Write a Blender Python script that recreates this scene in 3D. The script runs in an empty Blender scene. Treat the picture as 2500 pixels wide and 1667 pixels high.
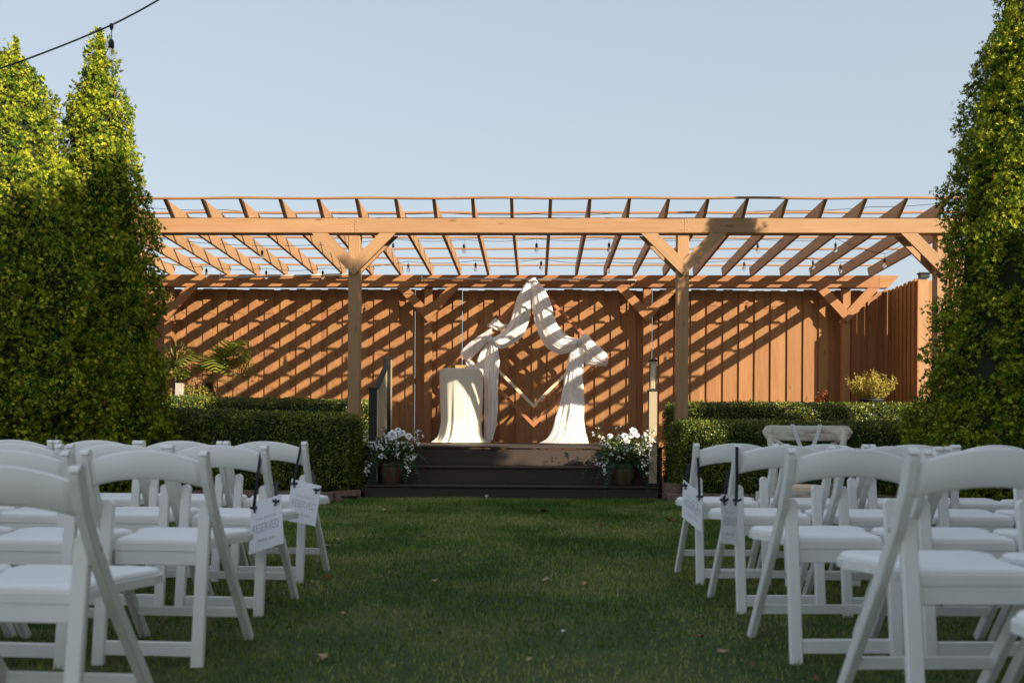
import bpy, bmesh, math, random
import numpy as np
from mathutils import Vector, Matrix, noise
from math import sin, cos, pi, radians, sqrt, atan2
random.seed(7); RNG = np.random.default_rng(7)
SC = bpy.context.scene
COL = SC.collection

# ------------------------------------------------------------------ camera, sky, sun, exposure
F, U0, V0 = 2330.0, 1250.0, 1045.0          # focal length and principal point for a 2500 px wide frame
CAM_H, YAW, ROLL = 0.87, math.atan(60/2330.0), radians(0.33)
cd = bpy.data.cameras.new('camera'); cam = bpy.data.objects.new('camera', cd); COL.objects.link(cam)
cd.sensor_width = 36.0; cd.lens = F/2500.0*36.0
cd.shift_y = (V0-833.5)/2500.0
cd.clip_start = 0.05; cd.clip_end = 3000
cam.matrix_world = (Matrix.Translation((0, 0, CAM_H)) @ Matrix.Rotation(YAW, 4, 'Z')
                    @ Matrix.Rotation(radians(90), 4, 'X') @ Matrix.Rotation(ROLL, 4, 'Z'))
cd.dof.use_dof = True; cd.dof.focus_distance = 12.2; cd.dof.aperture_fstop = 3.1
SC.camera = cam
SUN = Vector((1.0, -1.0, 0.69)).normalized()   # towards the sun
EL = math.asin(SUN.z)
world = bpy.data.worlds.new('World'); SC.world = world; world.use_nodes = True
wn = world.node_tree.nodes; wl = world.node_tree.links; wn.clear()
sky = wn.new('ShaderNodeTexSky'); sky.sky_type = 'NISHITA'; sky.sun_disc = False
sky.sun_elevation = EL; sky.sun_rotation = radians(135); sky.air_density = 1.0; sky.dust_density = 2.5; sky.ozone_density = 1.5
gam = wn.new('ShaderNodeGamma'); gam.inputs['Gamma'].default_value = 0.27      # thin veil: a flat, pale, milky sky
tint = wn.new('ShaderNodeMix'); tint.data_type = 'RGBA'; tint.blend_type = 'MULTIPLY'; tint.inputs[0].default_value = 1.0
tint.inputs[7].default_value = (1.45, 1.53, 1.60, 1)
bg = wn.new('ShaderNodeBackground'); bg.inputs['Strength'].default_value = 0.15
wo = wn.new('ShaderNodeOutputWorld')
wl.new(sky.outputs[0], gam.inputs['Color']); wl.new(gam.outputs[0], tint.inputs[6]); wl.new(tint.outputs[2], bg.inputs[0]); wl.new(bg.outputs[0], wo.inputs[0])
sd = bpy.data.lights.new('sun', 'SUN'); sd.energy = 4.2; sd.angle = radians(0.55); sd.color = (1.0, 0.86, 0.65)
so = bpy.data.objects.new('sun', sd); COL.objects.link(so)
so.rotation_euler = SUN.to_track_quat('Z', 'Y').to_euler()
SC.view_settings.view_transform = 'Standard'; SC.view_settings.look = 'None'
SC.view_settings.exposure = 1.13; SC.view_settings.gamma = 1.0
SC.render.engine = 'CYCLES'
try:
    SC.cycles.use_denoising = True
    SC.cycles.max_bounces = 6; SC.cycles.diffuse_bounces = 3; SC.cycles.transparent_max_bounces = 6
    SC.cycles.sample_clamp_indirect = 6.0
except Exception: pass

def at(u, v, Y):
    """world point at depth Y (metres in front of the camera along +Y) seen at photo pixel u, v"""
    x, y = (u-U0)/F, -(v-V0)/F
    d = Vector((x*cos(ROLL)-y*sin(ROLL), x*sin(ROLL)+y*cos(ROLL), -1.0))
    w = Vector((d.x, -d.z, d.y))
    w = Matrix.Rotation(YAW, 3, 'Z') @ w
    return Vector((0, 0, CAM_H)) + w*(Y/w.y)

def ground_z(x, y):
    z = 0.0
    if y > 6: z += 0.05*min(1, (y-6)/4.0)
    if x > 0 and y < 6: z += 0.02*min(1, x)*max(0, min(1, (6-y)/3.0))
    if x < 0 and y < 5: z -= 0.015*min(1, -x)*max(0, min(1, (5-y)/3.0))
    return z + 0.006*noise.noise(Vector((x*0.8, y*0.8, 0)))

# ------------------------------------------------------------------ tagging, linking
def tag(o, label=None, cat=None, group=None, kind=None):
    if label: o['label'] = label
    if cat: o['category'] = cat
    if group: o['group'] = group
    if kind: o['kind'] = kind
    return o
def empty(name, loc=(0, 0, 0), label=None, cat=None, group=None, rz=0.0, kind=None):
    o = bpy.data.objects.new(name, None); o.empty_display_size = 0.1; COL.objects.link(o)
    o.location = loc; o.rotation_euler = (0, 0, rz)
    return tag(o, label, cat, group, kind)
def wm(o):
    m = Matrix.LocRotScale(o.location, o.rotation_euler, o.scale)
    if o.parent: m = wm(o.parent) @ m
    return m
def link(name, me, parent=None, M=None):
    """link mesh data as an object whose WORLD matrix is M, under parent"""
    o = bpy.data.objects.new(name, me); COL.objects.link(o)
    M = M or Matrix.Identity(4)
    if parent:
        o.parent = parent
        M = wm(parent).inverted() @ M
    l, r, s = M.decompose()
    o.location = l; o.rotation_euler = r.to_euler(); o.scale = s
    return o
def copy_tree(o, parent=None):
    c = o.copy(); COL.objects.link(c)
    if parent: c.parent = parent
    for ch in list(o.children): copy_tree(ch, c)
    return c

# ------------------------------------------------------------------ mesh builder
class MB:
    def __init__(s): s.v = []; s.f = []; s.sm = []
    def add(s, vs, fs, smooth=False):
        n = len(s.v); s.v += [tuple(p) for p in vs]; s.f += [tuple(i+n for i in f) for f in fs]; s.sm += [smooth]*len(fs)
        return s
    def box(s, a, b, ch=0.004):
        x0, y0, z0 = a; x1, y1, z1 = b
        L = x1-x0
        s.bar((x0, (y0+y1)/2, (z0+z1)/2), (x1, (y0+y1)/2, (z0+z1)/2), y1-y0, z1-z0, ch)
        return s
    def bar(s, p0, p1, w, h, ch=0.004, up=(0, 0, 1), w1=None, h1=None):
        """beam from p0 to p1, width w (sideways) and height h (along up), long edges chamfered"""
        p0, p1 = Vector(p0), Vector(p1); d = (p1-p0).normalized(); up = Vector(up)
        if abs(d.dot(up)) > 0.999: up = Vector((0, 1, 0))
        sd = d.cross(up).normalized(); u = sd.cross(d).normalized()
        vs = []
        for k, p in enumerate((p0, p1)):
            ww, hh = (w, h) if k == 0 else (w1 or w, h1 or h)
            c = min(ch, ww*0.3, hh*0.3); a, b = ww/2, hh/2
            for (i, j) in ((a-c, b), (a, b-c), (a, -b+c), (a-c, -b), (-a+c, -b), (-a, -b+c), (-a, b-c), (-a+c, b)):
                vs.append(p + sd*i + u*j)
        fs = [(i, (i+1) % 8, 8+(i+1) % 8, 8+i) for i in range(8)]
        fs = [tuple(reversed(f)) for f in fs]
        fs += [tuple(range(8)), tuple(reversed(range(8, 16)))]
        return s.add(vs, fs)
    def tube(s, pts, r, n=8, cap=True, smooth=True):
        pts = [Vector(p) for p in pts]; N = len(pts)
        rs = r if isinstance(r, (list, tuple)) else [r]*N
        vs = []; up = Vector((0, 0, 1)); prev = None
        for i, p in enumerate(pts):
            d = (pts[min(i+1, N-1)]-pts[max(i-1, 0)]).normalized()
            if prev is None:
                a = d.cross(up if abs(d.z) < 0.95 else Vector((1, 0, 0))).normalized()
            else:
                a = (prev - d*prev.dot(d)).normalized()
            prev = a; b = d.cross(a)
            for k in range(n):
                t = 2*pi*k/n; vs.append(p + a*(cos(t)*rs[i]) + b*(sin(t)*rs[i]))
        fs = [(i*n+k, i*n+(k+1) % n, (i+1)*n+(k+1) % n, (i+1)*n+k) for i in range(N-1) for k in range(n)]
        s.add(vs, fs, smooth)
        if cap: s.f += [tuple(reversed(range(len(s.v)-N*n, len(s.v)-N*n+n))), tuple(range(len(s.v)-n, len(s.v)))]; s.sm += [False]*2
        return s
    def lathe(s, prof, c=(0, 0, 0), n=24, smooth=True):
        c = Vector(c); vs = [c+Vector((r*cos(2*pi*k/n), r*sin(2*pi*k/n), z)) for r, z in prof for k in range(n)]
        fs = [(i*n+k, i*n+(k+1) % n, (i+1)*n+(k+1) % n, (i+1)*n+k) for i in range(len(prof)-1) for k in range(n)]
        return s.add(vs, fs, smooth)
    def prism(s, poly, ax, t0, t1):
        """polygon in the plane normal to axis ax (0 x, 1 y, 2 z), extruded t0..t1"""
        def P(a, b, t): return ((t, a, b), (a, t, b), (a, b, t))[ax]
        n = len(poly); vs = [P(a, b, t0) for a, b in poly]+[P(a, b, t1) for a, b in poly]
        fs = [(i, (i+1) % n, n+(i+1) % n, n+i) for i in range(n)]+[tuple(reversed(range(n))), tuple(range(n, 2*n))]
        return s.add(vs, fs)
    def mesh(s, name, mat):
        me = bpy.data.meshes.new(name); me.from_pydata(s.v, [], s.f)
        me.polygons.foreach_set('use_smooth', s.sm); me.materials.append(mat)
        bm = bmesh.new(); bm.from_mesh(me); bmesh.ops.recalc_face_normals(bm, faces=bm.faces); bm.to_mesh(me); bm.free()
        me.update(); return me
    def build(s, name, mat, parent=None, M=None): return link(name, s.mesh(name, mat), parent, M)

def frame(p0, p1, up=(0, 0, 1)):
    """matrix with local X running from p0 to p1, origin p0; local Z near up"""
    p0, p1 = Vector(p0), Vector(p1); x = (p1-p0).normalized(); up = Vector(up)
    if abs(x.dot(up)) > 0.99: up = Vector((0, -1, 0))
    y = up.cross(x).normalized(); z = x.cross(y)
    return Matrix(((x.x, y.x, z.x, p0.x), (x.y, y.y, z.y, p0.y), (x.z, y.z, z.z, p0.z), (0, 0, 0, 1)))
_beam_cache = {}
def beam(name, p0, p1, w, h, mat, parent, ch=0.004, up=(0, 0, 1)):
    """a plank as its own object, local X along its length so the grain follows it; w across, h along up"""
    L = (Vector(p1)-Vector(p0)).length
    key = (round(L, 3), round(w, 4), round(h, 4), mat.name, name)
    if key not in _beam_cache:
        _beam_cache[key] = MB().bar((0, 0, 0), (L, 0, 0), w, h, ch).mesh(name, mat)
    return link(name, _beam_cache[key], parent, frame(p0, p1, up))

def np_mesh(name, verts, nper, mat, quads=True):
    """verts (N*nper,3); each nper consecutive vertices form a face"""
    N = len(verts)//nper
    me = bpy.data.meshes.new(name)
    me.vertices.add(len(verts)); me.vertices.foreach_set('co', verts.astype(np.float32).ravel())
    me.loops.add(N*nper); me.loops.foreach_set('vertex_index', np.arange(N*nper, dtype=np.int32))
    me.polygons.add(N); me.polygons.foreach_set('loop_start', np.arange(0, N*nper, nper, dtype=np.int32))
    me.polygons.foreach_set('loop_total', np.full(N, nper, dtype=np.int32))
    me.materials.append(mat); me.update(calc_edges=True); return me

# ------------------------------------------------------------------ materials
def mat(name):
    m = bpy.data.materials.new(name); m.use_nodes = True; nt = m.node_tree
    return m, nt, nt.nodes['Principled BSDF']
def ramp(nt, fac, stops, interp='LINEAR'):
    r = nt.nodes.new('ShaderNodeValToRGB'); r.color_ramp.interpolation = interp
    e = r.color_ramp.elements
    while len(e) < len(stops): e.new(0.5)
    for i, (p, c) in enumerate(stops): e[i].position = p; e[i].color = (*c, 1)
    nt.links.new(fac, r.inputs[0]); return r.outputs[0]
def tex(nt, scale=5, detail=4, vec=None, rough=0.5, dist=0.0):
    n = nt.nodes.new('ShaderNodeTexNoise'); n.inputs['Scale'].default_value = scale; n.inputs['Detail'].default_value = detail
    n.inputs['Roughness'].default_value = rough; n.inputs['Distortion'].default_value = dist
    if vec is not None: nt.links.new(vec, n.inputs['Vector'])
    return n.outputs[0]
def mix(nt, a, b, fac, mode='MIX'):
    m = nt.nodes.new('ShaderNodeMix'); m.data_type = 'RGBA'; m.blend_type = mode
    for val, i in ((fac, 0), (a, 6), (b, 7)):
        if isinstance(val, (int, float)): m.inputs[i].default_value = val
        elif isinstance(val, tuple): m.inputs[i].default_value = (*val, 1)
        else: nt.links.new(val, m.inputs[i])
    return m.outputs[2]
def math_n(nt, op, a, b=0.0):
    m = nt.nodes.new('ShaderNodeMath'); m.operation = op
    for i, v in enumerate((a, b)):
        if isinstance(v, (int, float)): m.inputs[i].default_value = v
        else: nt.links.new(v, m.inputs[i])
    return m.outputs[0]
def bump(nt, h, strength, dist=0.01):
    b = nt.nodes.new('ShaderNodeBump'); b.inputs['Strength'].default_value = strength; b.inputs['Distance'].default_value = dist
    nt.links.new(h, b.inputs['Height']); return b.outputs[0]
def obj_vec(nt, scale=(1, 1, 1), rnd=True, src='Object'):
    tc = nt.nodes.new('ShaderNodeTexCoord'); mp = nt.nodes.new('ShaderNodeMapping')
    mp.inputs['Scale'].default_value = scale; nt.links.new(tc.outputs[src], mp.inputs['Vector'])
    if rnd:
        oi = nt.nodes.new('ShaderNodeObjectInfo'); cx = nt.nodes.new('ShaderNodeCombineXYZ')
        r = math_n(nt, 'MULTIPLY', oi.outputs['Random'], 37.0)
        for i in range(3): nt.links.new(r, cx.inputs[i])
        nt.links.new(cx.outputs[0], mp.inputs['Location'])
    return mp.outputs[0]

def wood(name, light, dark, vary=0.18, rough=0.62, knots=True, b=0.25):
    m, nt, p = mat(name)
    v = obj_vec(nt, (1.2, 22, 22))
    g = tex(nt, 1.6, 6, v, 0.6, 0.4)
    c = ramp(nt, g, [(0.30, dark), (0.55, tuple((a+b_)/2 for a, b_ in zip(light, dark))), (0.75, light)])
    v2 = obj_vec(nt, (1.0, 3, 3)); blot = tex(nt, 1.4, 3, v2)
    c = mix(nt, c, light, ramp(nt, blot, [(0.45, (0, 0, 0)), (0.75, (0.6, 0.6, 0.6))]))
    oi = nt.nodes.new('ShaderNodeObjectInfo')
    hv = nt.nodes.new('ShaderNodeHueSaturation')
    r2 = math_n(nt, 'FRACT', math_n(nt, 'MULTIPLY', oi.outputs['Random'], 7.77))
    nt.links.new(math_n(nt, 'ADD', math_n(nt, 'MULTIPLY', oi.outputs['Random'], vary*2), 1.0-vary), hv.inputs['Value'])
    nt.links.new(math_n(nt, 'ADD', math_n(nt, 'MULTIPLY', r2, 0.012), 0.495), hv.inputs['Hue'])
    nt.links.new(c, hv.inputs['Color']); c = hv.outputs[0]
    if knots:
        vo = nt.nodes.new('ShaderNodeTexVoronoi'); vo.inputs['Scale'].default_value = 1.0
        nt.links.new(obj_vec(nt, (1.6, 6, 6)), vo.inputs['Vector'])
        k = ramp(nt, vo.outputs['Distance'], [(0.05, (1, 1, 1)), (0.10, (0, 0, 0))])
        c = mix(nt, c, tuple(x*0.35 for x in dark), math_n(nt, 'MULTIPLY', k, 0.7))
    nt.links.new(c, p.inputs['Base Color']); p.inputs['Roughness'].default_value = rough
    p.inputs['Specular IOR Level'].default_value = 0.3
    nt.links.new(bump(nt, g, b, 0.004), p.inputs['Normal'])
    return m
def plain(name, col, rough=0.5, metal=0.0, spec=0.4, nscale=20, amt=0.12, bumpy=0.05):
    m, nt, p = mat(name)
    n = tex(nt, nscale, 4, obj_vec(nt))
    c = mix(nt, tuple(x*(1-amt) for x in col), tuple(min(1, x*(1+amt)) for x in col), n)
    nt.links.new(c, p.inputs['Base Color']); p.inputs['Roughness'].default_value = rough
    p.inputs['Metallic'].default_value = metal; p.inputs['Specular IOR Level'].default_value = spec
    if bumpy: nt.links.new(bump(nt, n, bumpy, 0.003), p.inputs['Normal'])
    return m
def leafy(name, stops, scale=3.0, trans=0.25, rough=0.55, spec=0.25, island=True, tcol=None, isl=0.35):
    """foliage: colour varies leaf by leaf and in soft clumps; some light passes through"""
    m, nt, p = mat(name)
    n = tex(nt, scale, 3, obj_vec(nt, rnd=True), 0.6)
    geo = nt.nodes.new('ShaderNodeNewGeometry')
    f = math_n(nt, 'ADD', math_n(nt, 'MULTIPLY', n, 1.0-isl), math_n(nt, 'MULTIPLY', geo.outputs['Random Per Island'], isl)) if island else n
    c = ramp(nt, f, stops)
    nt.links.new(c, p.inputs['Base Color']); p.inputs['Roughness'].default_value = rough
    p.inputs['Specular IOR Level'].default_value = spec
    if trans:
        tr = nt.nodes.new('ShaderNodeBsdfTranslucent')
        nt.links.new(mix(nt, c, tcol or (0.30, 0.36, 0.03), 0.5), tr.inputs[0])
        ms = nt.nodes.new('ShaderNodeMixShader'); ms.inputs[0].default_value = trans
        nt.links.new(p.outputs[0], ms.inputs[1]); nt.links.new(tr.outputs[0], ms.inputs[2])
        nt.links.new(ms.outputs[0], nt.nodes['Material Output'].inputs[0])
    return m
def cloth_mat(name, col, trans=0.3, weave=600, alpha=1.0):
    m, nt, p = mat(name)
    n = tex(nt, weave, 2, obj_vec(nt))
    nt.links.new(mix(nt, tuple(x*0.94 for x in col), col, n), p.inputs['Base Color'])
    p.inputs['Roughness'].default_value = 0.8; p.inputs['Specular IOR Level'].default_value = 0.15
    p.inputs['Sheen Weight'].default_value = 0.15
    tr = nt.nodes.new('ShaderNodeBsdfTranslucent'); tr.inputs[0].default_value = (*col, 1)
    ms = nt.nodes.new('ShaderNodeMixShader'); ms.inputs[0].default_value = trans
    nt.links.new(p.outputs[0], ms.inputs[1]); nt.links.new(tr.outputs[0], ms.inputs[2]); out = ms.outputs[0]
    if alpha < 1:
        tp = nt.nodes.new('ShaderNodeBsdfTransparent'); m2 = nt.nodes.new('ShaderNodeMixShader'); m2.inputs[0].default_value = alpha
        nt.links.new(tp.outputs[0], m2.inputs[1]); nt.links.new(out, m2.inputs[2]); out = m2.outputs[0]
    nt.links.new(out, nt.nodes['Material Output'].inputs[0]); return m

M = {}
M['fence'] = wood('fence_stain', (0.385, 0.192, 0.083), (0.285, 0.124, 0.047), 0.08)  # also put on the rear pergola timbers to darken them as if shaded
M['beam'] = wood('pergola_stain', (0.43, 0.255, 0.138), (0.36, 0.195, 0.095), 0.06)
M['lath'] = wood('lath_stain', (0.41, 0.20, 0.09), (0.32, 0.14, 0.06), 0.10, knots=False)
M['deck'] = wood('composite_brown', (0.058, 0.041, 0.034), (0.043, 0.031, 0.026), 0.06, 0.6, False, 0.15)
M['archwood'] = wood('arch_brown', (0.46, 0.19, 0.085), (0.34, 0.12, 0.05), 0.1)
M['cream'] = wood('arch_cream', (0.74, 0.60, 0.44), (0.66, 0.50, 0.35), 0.05, knots=False)
M['boxwood'] = wood('pale_wood', (0.55, 0.36, 0.16), (0.42, 0.25, 0.10), 0.05, knots=False)
M['greywood'] = wood('weathered_wood', (0.50, 0.46, 0.40), (0.33, 0.29, 0.25), 0.05, b=0.6)
M['white'] = plain('white_resin', (0.87, 0.87, 0.85), 0.42, nscale=7, amt=0.05, bumpy=0.01)
M['vinyl'] = plain('white_vinyl', (0.89, 0.89, 0.90), 0.45, nscale=30, amt=0.02, bumpy=0.04)
M['card'] = plain('white_card', (0.86, 0.87, 0.92), 0.75, nscale=60, amt=0.01, bumpy=0.01)
M['ink'] = plain('grey_ink', (0.46, 0.47, 0.52), 0.8, bumpy=0)
M['navy'] = plain('navy_ribbon', (0.006, 0.007, 0.022), 0.45, nscale=80)
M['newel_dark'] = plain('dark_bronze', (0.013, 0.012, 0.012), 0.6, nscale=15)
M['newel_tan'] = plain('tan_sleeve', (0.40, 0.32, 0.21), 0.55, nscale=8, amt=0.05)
M['pipe'] = plain('grey_conduit', (0.46, 0.42, 0.38), 0.5, nscale=12)
M['black'] = plain('black_rubber', (0.012, 0.011, 0.014), 0.45)
M['brass'] = plain('brass', (0.45, 0.30, 0.12), 0.35, metal=0.8)
M['bark'] = plain('bark', (0.10, 0.065, 0.04), 0.9, nscale=25, amt=0.5, bumpy=0.6)
M['pot'] = plain('brown_pot', (0.10, 0.055, 0.03), 0.4, nscale=10, amt=0.3)
M['soil'] = plain('soil', (0.06, 0.04, 0.028), 0.95, nscale=40, amt=0.5, bumpy=0.8)
M['stone'] = plain('edging_stone', (0.20, 0.135, 0.11), 0.9, nscale=60, amt=0.55, bumpy=0.7)
M['stem'] = plain('green_stem', (0.08, 0.12, 0.03), 0.6)
M['petal'] = plain('white_petal', (0.76, 0.74, 0.76), 0.7, nscale=60, amt=0.10)
M['petal2'] = plain('cream_petal', (0.80, 0.77, 0.70), 0.7, nscale=30, amt=0.06)
M['chiffon'] = cloth_mat('white_chiffon', (0.90, 0.885, 0.88), 0.18, alpha=0.97)
M['sheer'] = cloth_mat('sheer_chiffon', (0.90, 0.88, 0.88), 0.2, alpha=0.80)
M['ivory'] = cloth_mat('ivory_cloth', (0.84, 0.79, 0.66), 0.15)
M['ribbon'] = cloth_mat('satin_ribbon', (0.78, 0.76, 0.74), 0.2)
G = (0.012, 0.040, 0.006)
M['arbor'] = leafy('arborvitae_leaf', [(0.30, (0.012, 0.045, 0.008)), (0.43, (0.060, 0.115, 0.012)), (0.55, (0.20, 0.25, 0.020)), (0.68, (0.44, 0.43, 0.03))], 7.0, 0.10, spec=0.1, isl=0.14)
M['arbor_tip'] = leafy('arborvitae_tip', [(0.3, (0.20, 0.26, 0.02)), (0.62, (0.52, 0.50, 0.04))], 6.0, 0.12, spec=0.1, isl=0.15)
M['arbor_dead'] = leafy('arborvitae_brown', [(0.3, (0.12, 0.065, 0.018)), (0.8, (0.20, 0.12, 0.03))], 2.6, 0.1)
M['core'] = plain('core_shade_colour', (0.016, 0.024, 0.008), 0.95, nscale=12, amt=0.5, bumpy=0.3)  # dark colour stands for the shade inside crowns and hedges
M['box'] = leafy('boxwood_leaf', [(0.25, (0.022, 0.045, 0.008)), (0.5, (0.065, 0.10, 0.015)), (0.72, (0.34, 0.34, 0.035))], 3.5, 0.12, 0.40, 0.4)
M['grassblade'] = leafy('grass_blade', [(0.34, (0.030, 0.090, 0.020)), (0.45, (0.085, 0.175, 0.032)), (0.55, (0.20, 0.27, 0.055)), (0.66, (0.40, 0.37, 0.14))], 1.1, 0.15, 0.6, 0.15, isl=0.28)
M['fern'] = leafy('fern', [(0.2, (0.016, 0.075, 0.038)), (0.8, (0.05, 0.15, 0.065))], 8, 0.15, tcol=(0.2, 0.35, 0.04))
M['sage'] = leafy('filler_leaf', [(0.2, (0.035, 0.08, 0.025)), (0.8, (0.16, 0.19, 0.055))], 8, 0.25)
M['palm'] = leafy('palm_leaf', [(0.2, (0.13, 0.17, 0.02)), (0.8, (0.40, 0.40, 0.06))], 4, 0.3)
M['yucca'] = leafy('strap_leaf', [(0.2, (0.16, 0.18, 0.07)), (0.8, (0.36, 0.34, 0.16))], 4, 0.2)
M['dead'] = leafy('dry_leaf', [(0.2, (0.28, 0.16, 0.07)), (0.8, (0.45, 0.30, 0.15))], 4, 0.15, tcol=(0.5, 0.3, 0.1))
M['gold_green'] = leafy('yellow_green_leaf', [(0.2, (0.16, 0.17, 0.02)), (0.8, (0.44, 0.38, 0.07))], 6, 0.25)
M['gold'] = leafy('golden_leaf', [(0.2, (0.27, 0.21, 0.035)), (0.8, (0.58, 0.50, 0.13))], 6, 0.25, tcol=(0.6, 0.4, 0.05))
M['redsprig'] = leafy('red_leaf', [(0.2, (0.22, 0.05, 0.02)), (0.8, (0.32, 0.10, 0.04))], 6, 0.15, tcol=(0.5, 0.1, 0.02))
M['leaf_a'] = plain('dry_leaf_tan', (0.36, 0.24, 0.14), 0.7, nscale=30, amt=0.3)
M['leaf_b'] = plain('dry_leaf_red', (0.16, 0.05, 0.025), 0.7, nscale=30, amt=0.3)
m, nt, p = mat('bulb_glass'); M['glass'] = m
p.inputs['Roughness'].default_value = 0.03; p.inputs['Base Color'].default_value = (0.95, 0.93, 0.9, 1)
p.inputs['IOR'].default_value = 1.2; p.inputs['Transmission Weight'].default_value = 0.95
# distressed white paint over reddish timber
m, nt, p = mat('distressed_paint'); M['distress'] = m
n = tex(nt, 3.0, 7, obj_vec(nt, (1.5, 9, 9)), 0.7); n2 = tex(nt, 2.5, 3, obj_vec(nt, (1, 1, 1)))
f = math_n(nt, 'ADD', math_n(nt, 'MULTIPLY', n, 0.7), math_n(nt, 'MULTIPLY', n2, 0.3))
nt.links.new(ramp(nt, f, [(0.36, (0.20, 0.12, 0.09)), (0.43, (0.42, 0.34, 0.28)), (0.50, (0.60, 0.57, 0.47)), (0.7, (0.66, 0.63, 0.54))]), p.inputs['Base Color'])
p.inputs['Roughness'].default_value = 0.7; nt.links.new(bump(nt, n, 0.4, 0.004), p.inputs['Normal'])
# turf under the blades
m, nt, p = mat('lawn_soil_and_thatch'); M['lawn'] = m
a = tex(nt, 0.9, 5, obj_vec(nt, rnd=False), 0.6); b_ = tex(nt, 60, 3, obj_vec(nt, rnd=False))
c = ramp(nt, a, [(0.35, (0.03, 0.07, 0.014)), (0.5, (0.07, 0.12, 0.025)), (0.62, (0.20, 0.18, 0.07))])
nt.links.new(mix(nt, c, (0.016, 0.03, 0.007), b_), p.inputs['Base Color']); p.inputs['Roughness'].default_value = 0.95
nt.links.new(bump(nt, b_, 0.8, 0.02), p.inputs['Normal'])

# ================================================================== SETTING
# ground: one sheet to the horizon, finer near the camera
xs = np.unique(np.concatenate([np.linspace(-900, -12, 14), np.linspace(-12, 12, 61), np.linspace(12, 900, 14)]))
ys = np.unique(np.concatenate([np.linspace(-900, -10, 14), np.linspace(-10, 16, 66), np.linspace(16, 1200, 16)]))
mb = MB(); nx = len(xs)
vs = [(x, y, ground_z(x, y)) for y in ys for x in xs]
fs = [(j*nx+i, j*nx+i+1, (j+1)*nx+i+1, (j+1)*nx+i) for j in range(len(ys)-1) for i in range(nx-1)]
mb.add(vs, fs, True); tag(mb.build('lawn', M['lawn']), 'green lawn with pale patches between the chair blocks', kind='structure')

# grass blades
def grass(n, x0, x1, y0, y1, hmin, hmax, name, keep=None):
    y = y0+(y1-y0)*RNG.random(n)**0.8; x = x0+(x1-x0)*RNG.random(n)
    if keep is not None:
        k = keep(x, y); x, y = x[k], y[k]
    n = len(x)
    z = np.array([ground_z(a, b) for a, b in zip(x, y)])
    h = hmin+(hmax-hmin)*RNG.random(n)**1.6
    patch = np.array([noise.noise(Vector((a*0.9, b*0.9, 3.0))) for a, b in zip(x, y)])
    h *= 1+0.35*patch
    t = RNG.random(n)*2*pi; w = 0.0016+0.0022*RNG.random(n); w = w*(1+(y-3)*0.12).clip(0.8, 2.2)
    ln = 0.65*h*RNG.random(n); la = RNG.random(n)*2*pi
    v = np.empty((n, 3, 3))
    v[:, 0] = np.stack([x-w*np.cos(t), y-w*np.sin(t), z], 1)
    v[:, 1] = np.stack([x+w*np.cos(t), y+w*np.sin(t), z], 1)
    v[:, 2] = np.stack([x+ln*np.cos(la), y+ln*np.sin(la), z+h], 1)
    o = link(name, np_mesh(name, v.reshape(-1, 3), 3, M['grassblade']))
    return tag(o, 'short mown blades of grass covering the lawn', 'grass', kind='stuff')
def in_view(x, y): return (x > -0.62*y-0.6) & (x < 0.55*y+0.6)
grass(420000, -6, 6, 1.9, 10.5, 0.010, 0.032, 'grass', in_view)
def along_steps(x, y): return (x > -2.1) & (x < 1.5)
o = grass(26000, -2.3, 1.6, 10.28, 10.74, 0.02, 0.06, 'grass', along_steps); o['label'] = 'longer grass along the foot of the brown steps'

# soil beds behind the edging
for nm, x0, x1, lab in (('planting_bed', -8.5, -1.97, 'bare soil bed under the boxwood hedges on the left'), ('planting_bed', 1.42, 8.5, 'bare soil bed under the boxwood hedges on the right')):
    mb = MB(); nxx = 40; nyy = 14; vs = []; fs = []
    for j in range(nyy+1):
        for i in range(nxx+1):
            x = x0+(x1-x0)*i/nxx; y = 10.42+(15.2-10.42)*j/nyy
            vs.append((x, y, 0.12+0.02*noise.noise(Vector((x*3, y*3, 1)))))
    fs = [(j*(nxx+1)+i, j*(nxx+1)+i+1, (j+1)*(nxx+1)+i+1, (j+1)*(nxx+1)+i) for j in range(nyy) for i in range(nxx)]
    mb.add(vs, fs, True); tag(mb.build(nm, M['soil']), lab, kind='structure')

# stone edging
def stone(r, L, D, H):
    mb = MB(); nx_, nz_ = 6, 3
    bm = bmesh.new(); bmesh.ops.create_cube(bm, size=1.0)
    bmesh.ops.subdivide_edges(bm, edges=bm.edges, cuts=2, use_grid_fill=True)
    for v in bm.verts:
        v.co.x *= L; v.co.y *= D; v.co.z *= H
        v.co += Vector((noise.noise(v.co*9+Vector((r, 0, 0))), noise.noise(v.co*9+Vector((0, r, 0))), noise.noise(v.co*9+Vector((0, 0, r)))))*0.012
    me = bpy.data.meshes.new('edging_stone'); bm.to_mesh(me); bm.free(); me.materials.append(M['stone']); return me
stones = [stone(i*3.1, 0.30, 0.10, 0.13) for i in range(5)]
def edging(pts, label, n0):
    e = empty('stone_edging', (pts[0][0], pts[0][1], 0.05), label, 'stone edging', 'stone edgings of the planting beds')
    # walk the polyline laying stones
    k = n0
    for a, b in zip(pts[:-1], pts[1:]):
        a, b = Vector(a), Vector(b); d = b-a; n = max(1, round(d.length/0.31))
        for i in range(n):
            c = a+d*((i+0.5)/n); ang = atan2(d.y, d.x)+random.uniform(-.03, .03)
            link('edging_stone', stones[k % 5], e, Matrix.Translation((c.x, c.y, 0.105+random.uniform(-.008, .008))) @ Matrix.Rotation(ang, 4, 'Z') @ Matrix.Diagonal((d.length/n/0.305, 1, 1, 1))); k += 1
edging([(-5.6, 10.28), (-3.2, 10.30), (-2.6, 10.33), (-2.22, 10.42), (-1.99, 10.66)], 'reddish brown stone edging curving round the bed left of the steps', 0)
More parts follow.
